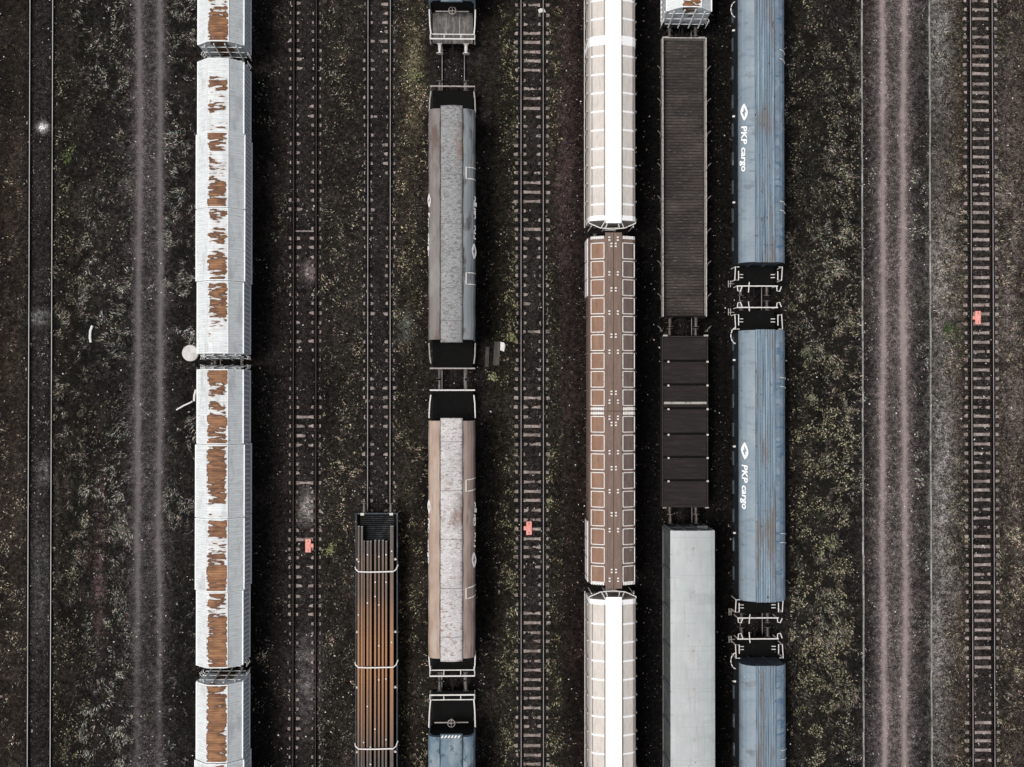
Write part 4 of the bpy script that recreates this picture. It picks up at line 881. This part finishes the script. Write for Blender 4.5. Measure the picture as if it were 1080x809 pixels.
# ------------------------------------------------------------------ vegetation and stones
def tri_object(name, mat, co_, cols, fv=3, label=None):
    n = len(co_)//fv; me = bpy.data.meshes.new(name); me.vertices.add(len(co_)); me.vertices.foreach_set('co', co_.astype(np.float32).ravel())
    me.loops.add(len(co_)); me.loops.foreach_set('vertex_index', np.arange(len(co_), dtype=np.int32)); me.polygons.add(n)
    me.polygons.foreach_set('loop_start', np.arange(0, len(co_), fv, dtype=np.int32)); me.polygons.foreach_set('loop_total', np.full(n, fv, np.int32))
    me.update(calc_edges=True); me.materials.append(mat)
    a = me.color_attributes.new('Col', 'FLOAT_COLOR', 'POINT'); c = np.concatenate([np.repeat(cols, fv, 0), np.ones((len(co_), 1))], 1); a.data.foreach_set('color', c.astype(np.float32).ravel())
    o = bpy.data.objects.new(name, me); COL.objects.link(o); o['kind'] = 'stuff'; return o
def blades(x, y, L_, wd, az, el, lift=0):
    z = ground_z(x, y)+lift; n = len(x); p = np.stack([x, y, z], -1); d = np.stack([np.cos(az)*np.cos(el), np.sin(az)*np.cos(el), np.sin(el)], -1)
    sd_ = np.stack([-np.sin(az), np.cos(az), np.zeros(n)], -1)*wd[:, None]/2
    out = np.empty((n, 3, 3)); out[:, 0] = p-sd_; out[:, 1] = p+sd_; out[:, 2] = p+d*L_[:, None]; return out.reshape(-1, 3)
# px strip, blades per m2, mean length, tint (dark, bright)
olive = ((.0095, .0088, .0070), (.150, .136, .106)); straw = ((.014, .011, .008), (.21, .178, .130)); moss = ((.012, .0115, .0075), (.19, .178, .110)); grey = ((.0095, .0092, .0082), (.172, .166, .145)); earth = ((.010, .008, .007), (.12, .095, .075))
FIELD = [(-20, 28, 60, .22, straw), (56, 92, 170, .30, olive), (84, 140, 110, .30, grey), (118, 140, 110, .28, grey), (150, 163, 45, .15, grey), (171, 208, 130, .32, grey), (268, 306, 40, .18, olive), (335, 386, 70, .2, straw), (335, 386, 30, .2, olive),
         (413, 452, 60, .2, straw), (413, 448, 60, .2, moss), (503, 530, 25, .2, olive), (527, 547, 120, .18, moss), (575, 592, 110, .18, moss), (590, 617, 25, .18, earth), (672, 697, 4, .2, earth), (748, 778, 12, .2, earth), (830, 906, 200, .28, olive), (832, 900, 70, .25, grey), (900, 910, 100, .2, olive),
         (911, 925, 50, .18, grey), (938, 948, 40, .12, grey), (960, 981, 110, .22, grey), (982, 1003, 35, .16, straw), (998, 1021, 130, .22, olive), (1000, 1022, 60, .22, straw), (1049, 1066, 120, .24, olive), (1056, 1100, 90, .25, straw), (1066, 1100, 60, .25, olive), (33, 54, 25, .15, grey), (312, 332, 10, .12, olive), (390, 410, 12, .12, olive)]
V = []; C = []
for fi, (a, b, dens, ln, (dk, br)) in enumerate(FIELD):
    xa, xb = X(a), X(b); n = int((xb-xa)*57*dens*1.7); x = rng.uniform(xa, xb, n)+rng.normal(0, .18, n); y = rng.uniform(-28.5, 28.5, n)
    q = fbm(x, y*.7, .9, 200+fi)*.6+fbm(x, y, 2.6, 300+fi, 2)*.4; keep = (rng.random(n) < sstep(.42, .60, q)*1.1*(.35+.9*sstep(.36, .56, fbm(x, y*.5, .28, 800)))) & np.all([np.abs(x-rx) > hw*1.15 for rx, hw, _ in RUTS], axis=0); x, y, q = x[keep], y[keep], q[keep]
    n = len(x); flow = fbm(x, y, .35, 400)*9+rng.normal(0, .55, n); Ln = ln*rng.uniform(.3, 1.1, n); wd = rng.uniform(.022, .055, n)
    el = rng.uniform(.1, 1.0, n); V.append(blades(x, y, Ln, wd, flow, el))
    t = rng.random(n)**3.2*(.10+3.6*sstep(.44, .66, fbm(x, y, 1.7, 500+fi, 3)))*(.35+1.2*sstep(.35, .62, fbm(x, y*.5, .28, 800)))
    t = t[:, None]
    C.append(np.array(dk)*(1-t)+np.array(br)*t*rng.uniform(.8, 1.2, (n, 3)))
tri_object('grass', K['leaf'], np.concatenate(V), np.concatenate(C))
# broad-leaved ground cover: small leaves lying in clumps
LEAF = [(833, 900, 120, (430, 830), 1.0), (833, 905, 50, (-20, 430), .7), (527, 546, 34, (-20, 830), .7), (576, 590, 24, (-20, 830), .6), (57, 78, 60, (60, 330), .7), (57, 84, 40, (560, 830), .7), (430, 448, 20, (40, 420), .8), (985, 1020, 40, (-20, 830), .6), (88, 134, 25, (-20, 830), .5), (413, 430, 6, (-20, 540), .6), (1050, 1085, 30, (-20, 830), .5), (340, 384, 15, (-20, 830), .6)]
V = []; C = []
for fi, (a, b, dens, (r0, r1), br) in enumerate(LEAF):
    xa, xb = X(a), X(b); ya, yb = W(540, r1).y, W(540, r0).y; n = int((xb-xa)*(yb-ya)*dens*1.7); x = rng.uniform(xa, xb, n); y = rng.uniform(ya, yb, n)
    q = fbm(x, y, 1.4, 700+fi, 3); keep = rng.random(n) < sstep(.45, .68, q)*1.2; x, y = x[keep], y[keep]; n = len(x)
    z = ground_z(x, y)+rng.uniform(.02, .16, n); s_ = rng.uniform(.018, .058, n); az = rng.uniform(0, 6.28, n); tl = rng.normal(0, .4, (n, 2))
    e1 = np.stack([np.cos(az), np.sin(az), tl[:, 0]], -1)*s_[:, None]*1.5; e2 = np.stack([-np.sin(az), np.cos(az), tl[:, 1]], -1)*s_[:, None]; p = np.stack([x, y, z], -1)
    out = np.empty((n, 4, 3)); out[:, 0] = p-e1; out[:, 1] = p-e2*.8; out[:, 2] = p+e1; out[:, 3] = p+e2*.8; V.append(out.reshape(-1, 3))
    t = (rng.random(n)**3.0)[:, None]*br*1.5; C.append(np.array((.012, .0115, .008))*(1-t)+np.array((.34, .315, .215))*t*rng.uniform(.85, 1.15, (n, 3)))
tri_object('ground_cover', K['leaf'], np.concatenate(V), np.concatenate(C), 4)
# loose stones: octahedra, mostly dull, some pale
def stones(x, y, s_, cols, name):
    n = len(x); z = ground_z(x, y)+s_*.25; az = rng.uniform(0, 6.28, n); p = np.stack([x, y, z], -1)
    e = [np.stack([np.cos(az), np.sin(az), np.zeros(n)], -1)*s_[:, None]*rng.uniform(.7, 1.4, (n, 1)), np.stack([-np.sin(az), np.cos(az), np.zeros(n)], -1)*s_[:, None]*rng.uniform(.5, 1, (n, 1)), np.stack([rng.normal(0, .3, n), rng.normal(0, .3, n), np.ones(n)], -1)*s_[:, None]*.6]
    out = np.empty((n, 4, 3, 3)); q = [e[0], e[1], -e[0], -e[1]]
    for i in range(4): out[:, i, 0] = p+q[i]; out[:, i, 1] = p+q[(i+1) % 4]; out[:, i, 2] = p+e[2]
    return tri_object(name, K['stone'], out.reshape(-1, 3), np.repeat(cols, 4, 0))
n = 90000; x = rng.uniform(-36, 38, n); y = rng.uniform(-28, 28, n)
road = ((x > X(912)) & (x < X(978))) | ((x > X(133)) & (x < X(175)))
inrut = np.any([np.abs(x-rx) < hw*1.1 for rx, hw, _ in RUTS], axis=0)
keep = rng.random(n) < np.where(inrut, .12, 1)*np.where(road, .9, sstep(.40, .7, fbm(x, y, .8, 900, 3))*.75+.12); x, y = x[keep], y[keep]; n = len(x)
s_ = rng.uniform(.012, .032, n); t = (rng.random(n)**4)[:, None]; c = np.array((.022, .020, .020))*(1-t)+np.array((.36, .345, .33))*t
stones(x, y, s_, c, 'gravel')
xs, ys, ss = [], [], []
for k, tx in T.items():
    n = 3200; x = rng.normal(tx, .95, n); y = rng.uniform(-28, 28, n); keep = rng.random(n) < sstep(.38, .62, fbm(x, y, .5, 950+k)); xs.append(x[keep]); ys.append(y[keep])
x = np.concatenate(xs); y = np.concatenate(ys); n = len(x); t = (rng.random(n)**3)[:, None]
stones(x, y, rng.uniform(.02, .045, n), np.array((.022, .019, .018))*(1-t)+np.array((.30, .27, .26))*t, 'ballast_stones')
n = 7000; x = rng.uniform(-35, 37, n); y = rng.uniform(-27, 27, n); keep = rng.random(n) < sstep(.3, .6, fbm(x, y, .5, 990)); x, y = x[keep], y[keep]; n = len(x)
stones(x, y, (.016+.05*rng.random(n)**2.2), np.repeat(rng.uniform(.35, .8, (n, 1)), 3, 1)*np.array((1, .98, .95)), 'pale_chippings')
# a few single plants one can tell apart
PL = [(346, 581, .38, 'yellow-green weed to the right of the half-buried track plate', (.34, .36, .17)), (852, 372, .7, 'pale leafy weed in the grass right of the blue wagons, halfway up', (.22, .23, .15)), (858, 420, .5, 'pale weed below another in the grass right of the blue wagons', (.24, .24, .17)),
      (538, 355, .45, 'yellow-green weed just left of the middle open track', (.27, .28, .14)), (435, 78, .6, 'straw-yellow weed left of the dark platform, near the top', (.30, .30, .15)), (70, 166, .5, 'bright green weed right of the polished track', (.10, .13, .05)), (1003, 350, .8, 'low green weed left of the exposed-sleeper track', (.05, .09, .03)), (518, 397, .3, 'small pale weed below the weathered boards', (.34, .34, .2)), (877, 575, .5, 'pale green weed in dense grass, right of the blue wagons, lower half', (.25, .27, .15))]
for px, py, rad, lb, c in PL:
    p = W(px, py, .1); rr = random.Random(int(px)); o = thing('weed_plant', lb, 'weed', (p.x, p.y, float(ground_z(np.array([p.x]), np.array([p.y]))[0])))
    m = MB()
    sub = [(rr.gauss(0, rad*.42), rr.gauss(0, rad*.5), rr.uniform(.08, .2)) for _ in range(5)]
    for i in range(int(110*rad/.5)):
        cx_, cy_, sr = sub[i % 5]; qx, qy = rr.gauss(cx_, sr), rr.gauss(cy_, sr); az = math.atan2(qy, qx); d = math.hypot(qx, qy); z = .06+.16*rr.random(); l = rr.uniform(.035, .085); a2 = rr.uniform(0, 6.28)
        b = Vector((d*math.cos(az), d*math.sin(az), z)); u = Vector((math.cos(a2), math.sin(a2), rr.uniform(-.3, .3)))*l; v = Vector((-math.sin(a2), math.cos(a2), rr.uniform(-.2, .2)))*l*.5
        m.add([b-u, b-v, b+u+Vector((0, 0, -.01)), b+v], [(0, 1, 2, 3)])
    key = 'weed_leaf_%d' % int(px); mt = mk(key, c, .7, layers=[(tuple(k*.25 for k in c), 7, (1, 1, 1), .42, .58)], spec=.1); m.build('foliage', mt, o)
    m = MB()
    for i in range(5): az = i*1.26; m.tube([(0, 0, -.02), (rad*.3*math.cos(az), rad*.3*math.sin(az), .12), (rad*.7*math.cos(az), rad*.7*math.sin(az), .14)], .008, 4)
    m.build('stem', mt, o)
for o in [PR[k] for k in PR]:
    for c in list(o.children): bpy.data.objects.remove(c)
    bpy.data.objects.remove(o)
